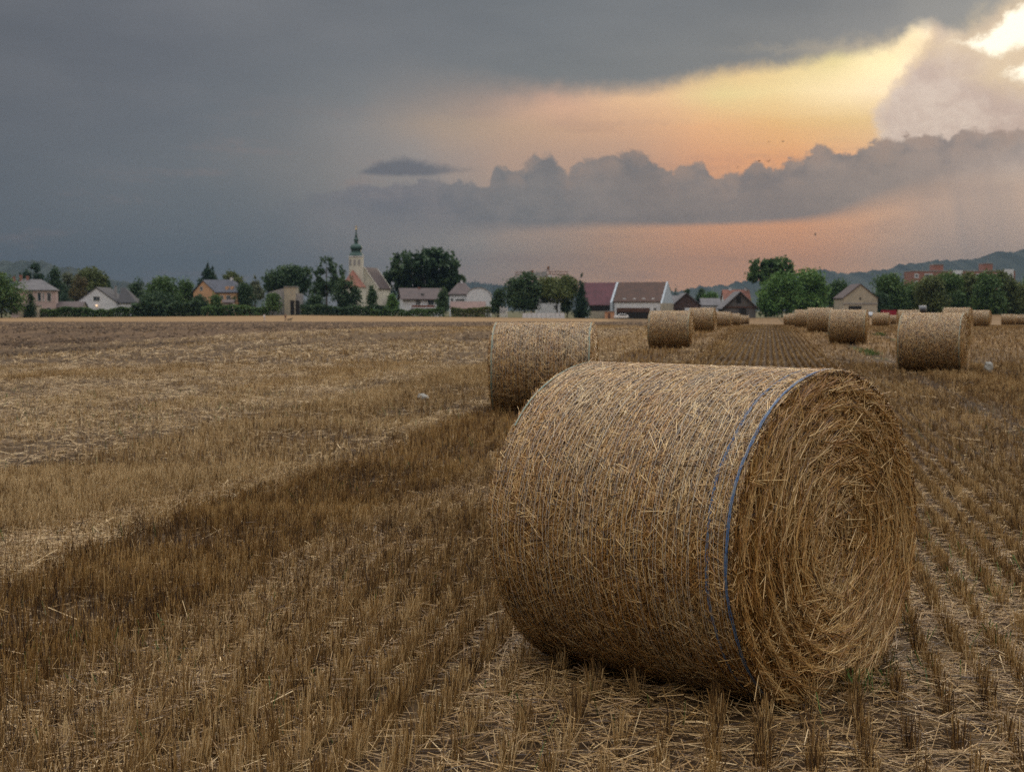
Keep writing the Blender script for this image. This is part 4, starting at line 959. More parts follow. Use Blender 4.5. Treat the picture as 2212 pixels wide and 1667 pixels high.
# white gabled house
h = House('white_house', 'white house with steep front gable, dark roof and one dark gable window', 168, 252, 440, 0, 'house', VG)
rf = h.gable_front(h.X(168), h.X(252), h.Z(652), h.X(210), h.Z(622), 15, M_white, M_darkroof, .25)
f = h.window(h.X(203), h.X(218), h.Z(650), h.Z(640)); h.chimney(rf, h.X(238), 7, h.Z(640), h.Z(618), M_grey)
h.box('side_wing', M_white, h.X(252) + .01, h.X(290), 2, 9, -.3, h.Z(655))
MB().poly([(h.X(252) + .1, 1.6, h.Z(655) + .03), (h.X(294), 1.6, h.Z(655) + .03), (h.X(262), 5.5, h.Z(622)), (h.X(252) + .1, 5.5, h.Z(622))], (0, 0, .2)).poly([(h.X(294), 9.4, h.Z(655) + .03), (h.X(252) + .1, 9.4, h.Z(655) + .03), (h.X(252) + .1, 5.5, h.Z(622)), (h.X(262), 5.5, h.Z(622))], (0, 0, .2)).poly([(h.X(294), 1.6, h.Z(655) + .03), (h.X(294), 9.4, h.Z(655) + .03), (h.X(262), 5.5, h.Z(622))], (0, 0, .2)).build('wing_roof', M_darkroof, h.t)
ml, g, b, o = new_mat('lamp_glow'); b.inputs['Emission Color'].default_value = (1, .55, .25, 1); b.inputs['Emission Strength'].default_value = 1.6
m = MB(); m.lathe([(.05, -.24), (.22, -.18), (.28, 0), (.22, .18), (.05, .24)], 12); lp = m.build('wall_lamp', ml, h.t, (h.X(211), -.42, h.Z(660)), True)
MB().box(-.05, .05, .30, .42, -.05, .05).build('lamp_bracket', M_grey, lp)
h.box('porch_roof', M_bluegrey, h.X(156), h.X(190), -3.0, -.003, h.Z(667), h.Z(664))
# low shed
h = House('low_shed', 'low brown roofed shed between the pink house and the white gabled house', 124, 178, 432, 0, 'shed', 'sheds and outbuildings')
h.gable_side(h.X(124), h.X(178), h.Z(664), h.Z(653), 6, M_beige, M_brownroof, .3); h.window(h.X(135), h.X(143), h.Z(672), h.Z(666))
# orange house
h = House('orange_house', 'orange house with slate blue roof behind the big green thicket', 419, 517, 440, -16, 'house', VG)
W2 = h.W / 2; ze = h.Z(631)
rf = h.gable_side(-W2 + 1.0, W2, ze, h.Z(605.5), 9, M_orange, M_slate, .35, 0, 4.0)
h.chimney(rf, h.X(489), 4.5, h.Z(606), h.Z(600), M_white, .7)
for u in (488, 500): d_ = MB().box(h.X(u), h.X(u + 6), .6, 3.2, ze + .35, ze + 1.75).build('dormer', M_orange, rf)
h.box('front_gable', M_orange, -W2 + .2, h.X(470), -1.2, -.005, -.4, h.Z(632))
MB().poly([(-W2 + .2, -1.2, h.Z(632) + .003), (h.X(470), -1.2, h.Z(632) + .003), (h.X(442), -1.2, h.Z(607))], (0, 5.6, 0)).build('gable_wall', M_orange, h.t)
MB().poly([(h.X(442), -1.5, h.Z(607) + .05), (h.X(472), -1.5, h.Z(633)), (h.X(472), -1.5, h.Z(633) + .2), (h.X(442), -1.5, h.Z(607) + .25)], (0, 6, 0)).poly([(h.X(442), -1.5, h.Z(607) + .05), (h.X(414), -1.5, h.Z(633)), (h.X(414), -1.5, h.Z(633) + .2), (h.X(442), -1.5, h.Z(607) + .25)], (0, 6, 0)).build('gable_roof', M_slate, h.t)
h.window(h.X(434), h.X(441), h.Z(628), h.Z(619), -1.2)
for a, b2 in ((478, 486), (492, 503)): h.window(h.X(a), h.X(b2), h.Z(648), h.Z(638), 0)
# pink garden shed
h = House('garden_shed', 'little pink garden shed in the bushes below the orange house', 483, 504, 422, 0, 'shed', 'sheds and outbuildings')
h.gable_side(h.X(483), h.X(504), h.Z(654), h.Z(649), 3, M_pink, M_brownroof, .3); h.box('door', M_wood2, h.X(496), h.X(501), -.05, -.003, 0, h.Z(657))
# beige stepped building
h = House('stepped_building', 'windowless beige building with stepped roofline and dark open bay', 581, 650, 424, 0, 'building')
h.box('tower_wall', M_beige, h.X(615), h.X(640), 0, 6, -.3, h.Z(620.5)); h.box('lower_wall', M_grey, h.X(640) + .01, h.X(650), .4, 6, -.3, h.Z(634))
MB().poly([(h.X(581), .8, -.3), (h.X(615) - .01, .8, -.3), (h.X(615) - .01, .8, h.Z(622)), (h.X(581), .8, h.Z(631))], (0, 5, 0)).build('wing_wall', M_grey, h.t)
h.box('parapet', M_grey, h.X(614), h.X(641), -.2, 6.2, h.Z(620.5) + .003, h.Z(618.8)); h.box('bay_shade', M_dark, h.X(628), h.X(648), -.05, -.003, .02, h.Z(649))  # dark panel on the wall paints the shade inside the bay
h.box('bay_post', M_beige, h.X(637), h.X(639), -.25, -.055, .02, h.Z(649)); h.window(h.X(590), h.X(599), h.Z(640), h.Z(632), .8)
# church
h = House('church', 'cream village church with green onion dome spire and dark nave roof', 754, 834, 470, 0, 'church', None, 769)
zt = h.Z(553)
tw = h.box('tower', M_cream, h.X(755), h.X(783.5), 0, 4.4, -.4, zt)
MB().box(h.X(754), h.X(784.5), -.15, 4.55, zt - .35, zt - .003 + .0).build('tower_cornice', M_white, tw)
for uu in (758.0, 767.0, 776.5):
    a0, a1 = h.X(uu - 2.5), h.X(uu + 2.5); zb, zs = h.Z(574), h.Z(563.5)
    MB().poly([(a0, -.04, zb), (a1, -.04, zb), (a1, -.04, zs)] + [((a0 + a1) / 2 + (a1 - a0) / 2 * math.cos(q), -.04, zs + (a1 - a0) / 2 * math.sin(q)) for q in np.linspace(.3, 2.84, 7)] + [(a0, -.04, zs)], (0, .035, 0)).build('louvre_window', M_grey, tw)
ZZ = lambda v: h.Z(v) - zt; cx, cy = h.X(769.3), 2.2; q = h.k
sp = MB().lathe([(16.8 * q * 1.02, .003), (16.3 * q, ZZ(551)), (13.5 * q, ZZ(547)), (11.6 * q, ZZ(545)), (11.0 * q, ZZ(541)), (11.2 * q, ZZ(539.5))], 8, (cx, cy, zt)).build('spire_base', M_copper, tw)
on = MB().lathe([(11.6 * q, ZZ(539.4)), (13.2 * q, ZZ(538)), (13.0 * q, ZZ(534)), (11.2 * q, ZZ(530)), (7.6 * q, ZZ(528)), (5.2 * q, ZZ(526.5))], 16, (cx, cy, zt)).build('onion_dome', M_copper, tw, smooth=True)
la = MB().lathe([(4.5 * q, ZZ(526.4)), (4.2 * q, ZZ(521)), (5.8 * q, ZZ(519.5)), (5.6 * q, ZZ(517.5)), (3.4 * q, ZZ(514)), (2.6 * q, ZZ(509)), (1.5 * q, ZZ(504)), (1.1 * q, ZZ(500)), (2.2 * q, ZZ(498.8)), (.4 * q, ZZ(497))], 10, (cx, cy, zt)).build('lantern', M_copper, tw)
MB().lathe([(.1, 0), (.34, .25), (.1, .5)], 8, (cx, cy, h.Z(497))).box(cx - .06, cx + .06, cy - .06, cy + .06, h.Z(497) + .5, h.Z(487.5)).box(cx - .55, cx + .55, cy - .05, cy + .05, h.Z(491), h.Z(490)).build('cross', M_gold, tw)
# nave behind and to the right of the tower, ridge running away to the right
yn = 4.6; nv = House.X
nave = MB(); ze, zr = h.Z(622), h.Z(578.5)
sk = (h.X(789) , 14, 0); sk = (20 * q, 13, 0)
nave.poly([(h.X(755), yn, -.4), (h.X(814), yn, -.4), (h.X(814), yn, ze), (h.X(784.5), yn, zr), (h.X(755), yn, ze)], sk).build('nave_wall', M_cream, h.t)
xr_ = h.X(784.5)
for nm, mt_, e0, e1, up_ in (('nave_roof', M_brownroof, .25, 12.75, .05), ('gable_parapet', M_cream, -.15, .24, .12), ('gable_parapet', M_cream, 12.76, 13.2, .12)):
    f0 = e0 / 13; dv = (sk[0] * (e1 - e0) / 13, e1 - e0, 0); ox = sk[0] * f0; m = MB()
    for xe_ in (h.X(816), h.X(753)): m.poly([(xr_ + ox, yn + e0, zr + up_), (xe_ + ox, yn + e0, ze - .4 + up_), (xe_ + ox, yn + e0, ze - .1 + up_), (xr_ + ox, yn + e0, zr + .3 + up_)], dv)
    m.build(nm, mt_, h.t)
for uu in (795, 804): h.window(h.X(uu), h.X(uu + 5), h.Z(648), h.Z(632), yn, None, None, .14, False, 'nave_window')
h.box('buttress', M_cream, h.X(813), h.X(817), yn - 1.0, yn - .005, -.4, h.Z(634)); h.box('side_chapel', M_cream, h.X(836), h.X(849), yn + 4.2, yn + 11, -.4, h.Z(643))
# apse in front of the tower with a hipped red roof
ap = []; ax_, ay_ = h.X(766), -4.0; rr = 25 * q
pts = [(ax_ + rr * math.cos(t_), ay_ + rr * .9 * math.sin(t_)) for t_ in np.radians([0, -45, -90, -135, -180])] + [(ax_ - rr, -.01), (ax_ + rr, -.01)]
MB().poly([(x_, y_, -.4) for x_, y_ in pts], (0, 0, h.Z(621) + .4)).build('apse_wall', M_cream, h.t)
m = MB(); apx = (ax_ - .4, -.2, h.Z(583)); e = [(ax_ + (x_ - ax_) * 1.07, y_ * 1.04 if y_ < -.1 else y_, h.Z(621) + .004) for x_, y_ in pts]
for i in range(len(e)): m.poly([e[i], e[(i + 1) % len(e)], apx])
m.build('apse_roof', M_redroof, h.t)
for uu in (757, 772): h.window(h.X(uu), h.X(uu + 4.5), h.Z(652), h.Z(634), ay_ - rr * .9 - .0, None, None, .12, False, 'apse_window')
h.box('white_pilaster', M_white, h.X(781), h.X(784), ay_ - rr * .62, ay_ - rr * .5, -.4, h.Z(622))
# white house with balcony
h = House('white_house', 'white house with red balcony and long brown roof right of the church', 871, 957, 432, 10, 'house', VG)
W2 = h.W / 2; rf = h.gable_side(-W2, W2, h.Z(645), h.Z(624), 10, M_white, M_brownroof, .7)
h.chimney(rf, -.6, 5, h.Z(625), h.Z(621), M_brick, .7); MB().box(-.4, .5, 1.2, 2.0, h.Z(638), h.Z(634)).build('skylight', M_glass, rf)
for a, b2 in ((898, 909), (924, 938)): h.window(h.X(a), h.X(b2), h.Z(659), h.Z(648))
h.box('balcony_rail', M_redroof, h.X(888), h.X(939), -1.3, -1.2, h.Z(664), h.Z(659.5)); h.box('balcony_slab', M_white, h.X(888), h.X(939), -1.35, -.01, h.Z(666), h.Z(664.3))
# brown hipped roof house
h = House('white_house', 'white house with dark brown hipped roof and wide blue window behind the arched gable', 970, 1022, 452, 0, 'house', VG)
rf = h.gable_side(h.X(971), h.X(1021), h.Z(635), h.Z(612), 11, M_white, M_brownroof, .5, 2.6, 2.6); h.chimney(rf, h.X(996), 5.5, h.Z(614), h.Z(606), M_white, .7)
h.window(h.X(984), h.X(1004), h.Z(651), h.Z(645.5)); h.window(h.X(974), h.X(980), h.Z(652), h.Z(644))
# arched gable
h = House('arched_building', 'white building with a plain rounded arch gable', 1008, 1060, 440, 0, 'building')
MB().poly([(h.X(1008), 0, -.3), (h.X(1060), 0, -.3), (h.X(1060), 0, h.Z(640))] + [(h.X(1034) + h.X(1060) * 0 + (h.X(1060) - h.X(1034)) * math.cos(t_), 0, h.Z(640) + (h.Z(621.5) - h.Z(640)) * math.sin(t_)) for t_ in np.linspace(.25, 2.89, 11)] + [(h.X(1008), 0, h.Z(640))], (0, 16, 0)).build('wall', M_white, h.t)
MB().poly([(h.X(1034) + (h.X(1061.5) - h.X(1034)) * math.cos(t_), -.2, h.Z(640) + (h.Z(620.5) - h.Z(640)) * math.sin(t_)) for t_ in np.linspace(0, math.pi, 13)] + [(h.X(1034) + (h.X(1060.2) - h.X(1034)) * math.cos(t_), -.2, h.Z(640) + (h.Z(621.3) - h.Z(640)) * math.sin(t_)) for t_ in np.linspace(math.pi, 0, 13)], (0, 16.4, 0)).build('roof', M_grey, h.t)
# pink low roof
h = House('low_shed', 'low shed with long pinkish roof below the arched white gable', 973, 1048, 425, 0, 'shed', 'sheds and outbuildings')
h.gable_side(h.X(974), h.X(1047), h.Z(667), h.Z(653), 7, M_beige, M_pinkroof, .3); h.window(h.X(1036), h.X(1041), h.Z(674), h.Z(669))
# white yard buildings behind the trees
h = House('white_building', 'white walled building showing between the trees under the crane', 1158, 1212, 440, 0, 'building')
h.gable_side(h.X(1158), h.X(1212), h.Z(652), h.Z(646), 8, M_white, M_greyroof, .2); h.window(h.X(1196), h.X(1203), h.Z(668), h.Z(658))
h = House('low_wall', 'low white panelled wall between the two bare stemmed trees', 1129, 1220, 421, 0, 'wall')
for i in range(9): h.box('panel', M_white, h.X(1129 + i * 10.1), h.X(1129 + i * 10.1 + 9.3), 0, .15, -.1, h.Z(676.5) + .05 * (i % 3))
for i in range(10): h.box('post', M_grey, h.X(1128.3 + i * 10.1), h.X(1129 - .05 + i * 10.1), -.04, .2, -.1, h.Z(675.5))
h = House('white_fence', 'tall white rail fence at the left foot of the big dark tree', 1080, 1096, 421, 0, 'fence')
for i in range(5): h.box('post', M_white, h.X(1080 + i * 3.7), h.X(1080 + i * 3.7) + .22, 0, .12, -.1, h.Z(662 + 3 * (i % 2)))
for v_ in (668, 680): h.box('rail', M_white, h.X(1080), h.X(1096), .125, .18, h.Z(v_), h.Z(v_) + .15)
# barns
def barn(label, u0, u1, Y, vr, ve, mr, mw, rz, hide=0):
    h = House('barn', label, u0, u1, Y, rz, 'barn', 'barns at the field edge'); W2 = h.W / 2
    rf = h.gable_side(-W2, W2, h.Z(ve), h.Z(vr), 9.5, mw, mr, .25); return h, rf, W2
h, rf, W2 = barn('barn with large purple red roof beside the pointed conifer', 1250, 1322, 440, 612, 658, M_purple, M_bluegrey, -24)
h.box('bay_shade', M_dark, -W2 + 3.5, W2 - .6, -.05, -.003, .05, h.Z(661)); h.box('bay_wall', M_beige, -W2 + 3.5, W2 - 1.5, -.16, -.055, .05, h.Z(672))  # dark strip paints the shade under the eave
h.box('fire_wall', M_bluegrey, W2 + .30, W2 + .75, -.6, 10, -.3, h.Z(659) ); MB().poly([(W2 + .30, -.6, h.Z(659) + .003), (W2 + .30, 10.1, h.Z(659) + .003), (W2 + .30, 4.75, h.Z(609.5))], (.45, 0, 0)).build('gable_parapet', M_bluegrey, h.t)
h, rf, W2 = barn('barn with rust brown roof and white open front right of the purple roof', 1328, 1424, 430, 611, 651, M_rust, M_white, -24)
h.box('bay_shade', M_dark, -W2 + .8, W2 - 3.3, -.05, -.003, .02, h.Z(665)); h.box('timber_board', M_wood2, -W2 + .8, W2 - 3.3, -.12, -.055, h.Z(674), h.Z(665))  # shaded opening painted as a dark panel on the closed front
for u in (.18, .40, .60, .80): MB().box(-W2 + u * 2 * W2, -W2 + u * 2 * W2 + .9, .3, 1.4, h.Z(651) + .35, h.Z(644)).build('roof_vent', M_white, rf)
h.box('fire_wall', M_beige, W2 + .28, W2 + .8, -.9, 10.3, -.3, h.Z(655)); MB().poly([(W2 + .28, -.9, h.Z(655) + .003), (W2 + .28, 10.3, h.Z(655) + .003), (W2 + .28, 4.75, h.Z(608))], (.52, 0, 0)).build('gable_parapet', M_bluegrey, h.t)
h.window(W2 - 2.2, W2 - 1.2, h.Z(672), h.Z(664), 0)
MB().poly([(-W2 - 1.0, -.9, -.3), (-W2 - 1.0, 10.3, -.3), (-W2 - 1.0, 10.3, h.Z(655)), (-W2 - 1.0, 4.75, h.Z(608.5)), (-W2 - 1.0, -.9, h.Z(653))], (.6, 0, 0)).build('gable_parapet', M_bluegrey, h.t)
h = House('brick_shed', 'small orange brick shed in front of the purple roofed barn', 1306, 1328, 421, 0, 'shed', 'sheds and outbuildings')
h.box('wall', M_obrick, h.X(1307), h.X(1327), 0, 3, -.2, h.Z(673)); h.box('roof', M_grey, h.X(1306), h.X(1328), -.2, 3.2, h.Z(673) + .003, h.Z(671.4)); h.box('door', M_wood2, h.X(1313), h.X(1318), -.05, -.003, .02, h.Z(677))
# sheds in the middle
h = House('brown_shed', 'dark brown boarded shed with broad low gable beside the long barn', 1452, 1515, 440, 0, 'shed', 'sheds and outbuildings')
rf = h.gable_front(h.X(1452), h.X(1514), h.Z(660), h.X(1482), h.Z(634), 14, M_bplanks, M_greyroof, .4); h.box('base_wall', M_white, h.X(1478), h.X(1536), -1.2, -.41, -.3, h.Z(665)); h.box('door', M_dark, h.X(1460), h.X(1472), -.05, -.003, .02, h.Z(667))
h = House('low_shed', 'long low grey roofed shed between the brown shed and the grey barn', 1516, 1556, 446, 0, 'shed', 'sheds and outbuildings')
h.gable_side(h.X(1516), h.X(1556), h.Z(660), h.Z(646), 7, M_white, M_greyroof, .3); h.window(h.X(1540), h.X(1547), h.Z(670), h.Z(663))
h = House('low_shed', 'grey roofed outbuilding peeping out between long barn and brown shed', 1438, 1470, 452, 0, 'shed', 'sheds and outbuildings')
h.gable_side(h.X(1438), h.X(1470), h.Z(652), h.Z(640), 7, M_bluegrey, M_greyroof, .3); h.window(h.X(1442), h.X(1447), h.Z(664), h.Z(656))
h = House('red_roofed_house', 'house with bright red roof and two white chimneys behind the grey barn', 1566, 1620, 470, 0, 'house', VG)
rf = h.gable_side(h.X(1566), h.X(1620), h.Z(654), h.Z(627), 10, M_white, M_redroof, .4)
for u in (1581, 1616): h.chimney(rf, h.X(u), 5, h.Z(628), h.Z(622.5), M_white, .9)
h.window(h.X(1570), h.X(1576), h.Z(668), h.Z(660))
h = House('grey_barn', 'old grey timber barn with a wide gable in front of the red roof', 1558, 1634, 424, 0, 'barn', 'barns at the field edge')
rf = h.gable_front(h.X(1563), h.X(1632), h.Z(663), h.X(1598), h.Z(631), 12, M_planks, M_greyroof, .8); h.box('door', M_dark, h.X(1596), h.X(1612), -.06, -.003, .05, h.Z(666)); h.box('lintel_beam', M_wood2, h.X(1560), h.X(1634), -.18, -.065, h.Z(665), h.Z(662)); h.box('hatch', M_dark, h.X(1590), h.X(1600), -.05, -.003, h.Z(655), h.Z(641))
h = House('beige_house', 'beige house with plain gable and little star shaped wall tie by the tree belt', 1818, 1896, 415, 0, 'house', VG)
h.gable_front(h.X(1820), h.X(1894), h.Z(644), h.X(1857), h.Z(615), 12, M_beige, M_brownroof, .25); h.box('wall_tie', M_dark, h.X(1855.5), h.X(1858.5), -.06, -.003, h.Z(648), h.Z(643)); h.box('string_course', M_grey, h.X(1819.5), h.X(1894.5), -.14, -.003, h.Z(657), h.Z(654.5)); h.box('bay_shade', M_dark, h.X(1832), h.X(1860), -.05, -.003, .05, h.Z(661))
# brick flats
h = House('apartment_block', 'red brick flats with white window bays and two stair towers behind the tree belt', 1968, 2190, 640, 0, 'apartment block')
zt = h.Z(586.5); h.box('wall', M_brick, h.X(1969), h.X(2190), 0, 14, -1, zt); h.box('parapet', M_grey, h.X(1968.5), h.X(2190.5), -.12, 14.1, zt + .003, zt + .4)
for a, b2, v_ in ((2018, 2038, 572), (2125, 2144.5, 570)):
    h.box('stair_tower', M_brick, h.X(a), h.X(b2), 2, 9, zt + .405, h.Z(v_)); h.box('tower_cap', M_grey, h.X(a - .6), h.X(b2 + .6), 1.8, 9.2, h.Z(v_) + .003, h.Z(v_) + .35)
for a, b2, v0, v1 in ((2054, 2075, 600, 584.5), (2164, 2185, 600, 582)): h.box('white_bay', M_white, h.X(a), h.X(b2), -.9, -.003, -.5, h.Z(v1))
for a, b2 in ((1973, 1982), (1995, 2012), (2081, 2089), (2104, 2118), (2143, 2150)):
    for v0, v1 in ((601, 591.5), (616, 606.5)): h.window(h.X(a), h.X(b2), h.Z(v0), h.Z(v1), 0, M_white, None, .35)
for a, b2 in ((2167, 2172), (2175, 2181), (2058, 2071)): h.window(h.X(a), h.X(b2), h.Z(599), h.Z(591), -.9, M_white, None, .2)
for u, v0, v1 in ((1996, 584, 577), (2137, 570, 550), (2153, 584, 573)): MB().tube([(h.X(u), 4, h.Z(v0)), (h.X(u), 4, h.Z(v1))], .09, 5).build('antenna', M_grey, h.t)
# tower cranes far behind the trees
def crane(label, u, vtop, vj, ul, ur, Y, rz):
    h = House('tower_crane', label, u - 4, u + 4, Y, rz, 'crane', 'tower cranes behind the village'); M = M_crane
    m = MB(); zt = h.Z(vtop); zj = h.Z(vj); a = .8
    for sx in (-a, a):
        for sy in (-a, a): m.tube([(sx, sy, -1), (sx, sy, zj)], .17, 4)
    n = int(zj / 1.8)
    for i in range(n):
        z0 = zj * i / n; z1 = zj * (i + 1) / n; s = 1 if i % 2 else -1
        m.tube([(-a * s, -a, z0), (a * s, -a, z1)], .09, 4).tube([(-a * s, a, z0), (a * s, a, z1)], .09, 4)
    m.build('mast', M, h.t)
    m = MB(); m.tube([(-a, 0, zj), (0, 0, zt)], .2, 4).tube([(a, 0, zj), (0, 0, zt)], .2, 4).box(-.5, .5, -.5, .5, zt - 1.2, zt); m.build('apex', M, h.t)
    xl, xr = h.X(ul), h.X(ur); m = MB()
    for y_, z_ in ((-.6, 0), (.6, 0), (0, 1.3)): m.tube([(0, y_, zj + z_), (xr, y_, zj + z_)], .16, 4)
    q_ = max(4, int(abs(xr) / 2))
    for i in range(q_):
        xa, xb = xr * i / q_, xr * (i + .5) / q_; m.tube([(xa, -.6, zj), (xb, 0, zj + 1.3)], .1, 4).tube([(xb, 0, zj + 1.3), (xr * (i + 1) / q_, .6, zj)], .1, 4)
    m.build('jib', M, h.t)
    m = MB()
    for y_ in (-.6, .6): m.tube([(0, y_, zj), (xl, y_, zj)], .18, 4)
    m.build('counter_jib', M, h.t)
    s_ = 1 if xl < 0 else -1; MB().box(min(xl, xl + s_ * 2.6), max(xl, xl + s_ * 2.6), -.9, .9, zj - 1.6, zj + 1.3).build('counterweight', M_grey, h.t)
    MB().tube([(0, 0, zt - .2), (xr * .6, 0, zj + 1.3)], .07, 4).tube([(0, 0, zt - .2), (xl * .9, 0, zj + .2)], .07, 4).build('tie_cable', M_grey, h.t)
    MB().box(-.2, 1.5, -1.9, -.85, zj - 2.4, zj - .2).build('cab', M_white, h.t)
M_crane = plain('crane_paint', (.17, .075, .035), .6, .2, 2)
crane('tall tower crane with jib reaching right above the lighter green tree', 1184, 576, 593.5, 1169, 1227, 620, 0)
crane('lower tower crane with jib tip showing left of the big dark tree', 1150, 584, 594, 1168, 1112, 700, 0)

# ------------------------------------------------------------------ vehicles, wrapped bale, bags
M_silver = plain('silver_paint', (.20, .21, .23), .3, .08, 3, .6, .6); M_red = plain('red_paint', (.22, .014, .03), .4, .1, 2); M_navy = plain('navy_paint', (.035, .045, .08), .3, .1, 3, .6)
M_whitep = plain('white_paint', (.70, .70, .70), .3, .05, 3, .6); M_tyre = plain('tyre_rubber', (.018, .018, .018), .8, .3)
def car(label, u, Y, mat, L=4.3, H=1.48, rz=0):
    x = at(u, Y); t = thing('parked_car', label, 'car', (x, Y, gz(x, Y)), R_(rz), 'vehicles parked at the village edge')
    pr = [(-.50, .28), (-.50, .62), (-.44, .86), (-.27, .92), (-.12, 1.42), (.16, H), (.36, 1.38), (.47, .95), (.50, .88), (.50, .30)]
    m = MB(); m.poly([(a * L, -.86, z) for a, z in pr], (0, 1.72, 0)); body = m.build('body', mat, t)
    bv = body.modifiers.new('bevel', 'BEVEL'); bv.width = .09; bv.segments = 2
    MB().poly([(-.245 * L, -.875, .95), (.40 * L, -.875, .97), (.33 * L, -.875, 1.32), (.15 * L, -.875, 1.39), (-.10 * L, -.875, 1.34)], (0, .02, 0)).build('side_window', M_glass, t)
    for sx in (-.31, .31):
        for y_ in (-.80, .62):
            w = MB(); w.tube([(sx * L, y_, .31), (sx * L, y_ + .18, .31)], .31, 14); wh = w.build('wheel', M_tyre, t); MB().tube([(sx * L, y_ - .012, .31), (sx * L, y_ - .002, .31)], .19, 12).build('rim', M_silver, wh)
    MB().box(-.505 * L, -.495 * L + .02, -.7, -.45, .62, .74).build('headlight', M_whitep, t)
car('silver car parked left of the small bales below the beige gabled house', 1877, 395, M_silver, rz=90)
car('white car parked inside the open front of the rust roofed barn', 1341, 421.5, M_whitep, rz=0)
car('dark blue car beside the left corner of the beige gabled house', 1805, 412, M_navy, rz=75)
x = at(1921, 372); t = thing('farm_trailer', 'deep red farm trailer standing behind the small bales', 'trailer', (x, 372, gz(x, 372)), 0)
MB().box(-1.75, 1.75, 0, 2.2, .75, 2.05).build('body', M_red, t); MB().box(-1.8, 1.8, -.05, 2.25, 2.055, 2.15).build('rim_board', M_red, t); MB().box(-1.7, 1.7, .3, 1.9, .55, .745).build('chassis', M_dark, t)
MB().tube([(1.75, 1.1, .65), (3.0, 1.1, .45)], .07, 6).build('drawbar', M_dark, t)
for sx in (-.9, .9):
    wh = MB().tube([(sx, -.02, .42), (sx, .28, .42)], .42, 14).build('wheel', M_tyre, t); MB().tube([(sx, -.035, .42), (sx, -.025, .42)], .22, 12).build('rim', M_red, wh)
M_film = plain('dark_stretch_film', (.045, .052, .065), .35, .2, 4, .6)
x = at(1992, 300); t = thing('wrapped_bale', 'dark slate grey film wrapped bale standing above the straw bales on the right', 'wrapped bale', (x, 300, gz(x, 300) + .0), R_(-18))
V, F = core_mesh(.78, 1.5, .03); V[:, 1:] *= 1; link('film_wrap', mesh_np('film_wrap', V, F, M_film, smooth=False), t)
for sg in (-1, 1):
    ring_ribbon.R = .78; v, f = ring_ribbon(sg * .66, .79, .03, .10, 60, .01); link('film_edge', mesh_np('film_edge', v, f, M_grey), t)
# make the wrapped bale stand as high as it shows
t.location.z = CAM_H + (HOR - 675.5) * 300 / FPX
m = MB().box(-.9, .9, -.7, .7, gz(x, 300) - t.location.z, -.004); m.build('pallet_stack', M_wood2, t)
M_bag = plain('white_plastic', (.27, .27, .25), .45, .15, 8)
def bag(label, u, v, w, hgt, seed):
    d = ray(u, v); Y = None
    for yy in np.arange(5, 60, .05):
        if gz((u - 1106) / FPX * yy, yy) >= CAM_H + (HOR - v) * yy / FPX: Y = yy; break
    x = at(u, Y); k = Y / FPX; r_ = np.random.default_rng(seed); bm = bmesh.new(); bmesh.ops.create_icosphere(bm, subdivisions=4, radius=1)
    for vt in bm.verts:
        p = vt.co; n = float(fbm(p.x * 1.6 + seed * 3, p.y * 1.6 + p.z * 2.1 + 5, 4)); f_ = .70 + .6 * n
        vt.co = Vector((p.x * w * k / 2 * f_, p.y * w * k / 2 * f_ * .8, max(0.0, (p.z * .55 + .42) * hgt * k * f_)))
    me = bpy.data.meshes.new('plastic_bag'); bm.to_mesh(me); bm.free(); me.materials.append(M_bag)
    o = link('plastic_bag', me, None, (x, Y, gz(x, Y))); tag(o, label, 'plastic bag', 'white plastic bags lying in the stubble')
bag('crumpled white plastic bag in the stubble right of the large right bale', 2136, 806, 20, 24, 3)
bag('flat white plastic scrap in the stubble left of the second bale', 913, 866, 26, 16, 5)

# ------------------------------------------------------------------ people, dog, birds
M_skin = plain('skin', (.42, .25, .17), .6, .1); M_wshirt = plain('white_cloth', (.78, .79, .83), .9, .1, 5); M_jeans = plain('pale_trousers', (.50, .52, .58), .9, .2, 5)
M_coat = plain('brown_cloth', (.13, .075, .05), .9, .2, 5); M_dtr = plain('dark_cloth', (.06, .05, .045), .9, .2, 5); M_hair = plain('brown_hair', (.05, .03, .018), .7, .3); M_fur = plain('black_fur', (.012, .011, .012), .7, .4, 12)
def skin_mesh(name, verts, edges, radii, mat, parent, root=0, sub=1):
    me = bpy.data.meshes.new(name); me.from_pydata(verts, edges, []); o = link(name, me, parent)
    sk = o.modifiers.new('skin', 'SKIN'); ly = me.skin_vertices[0].data
    for i, r in enumerate(radii): ly[i].radius = (r, r) if not hasattr(r, '__len__') else r; ly[i].use_root = (i == root)
    sb = o.modifiers.new('subsurf', 'SUBSURF'); sb.levels = sub; sb.render_levels = sub; me.materials.append(mat); return o
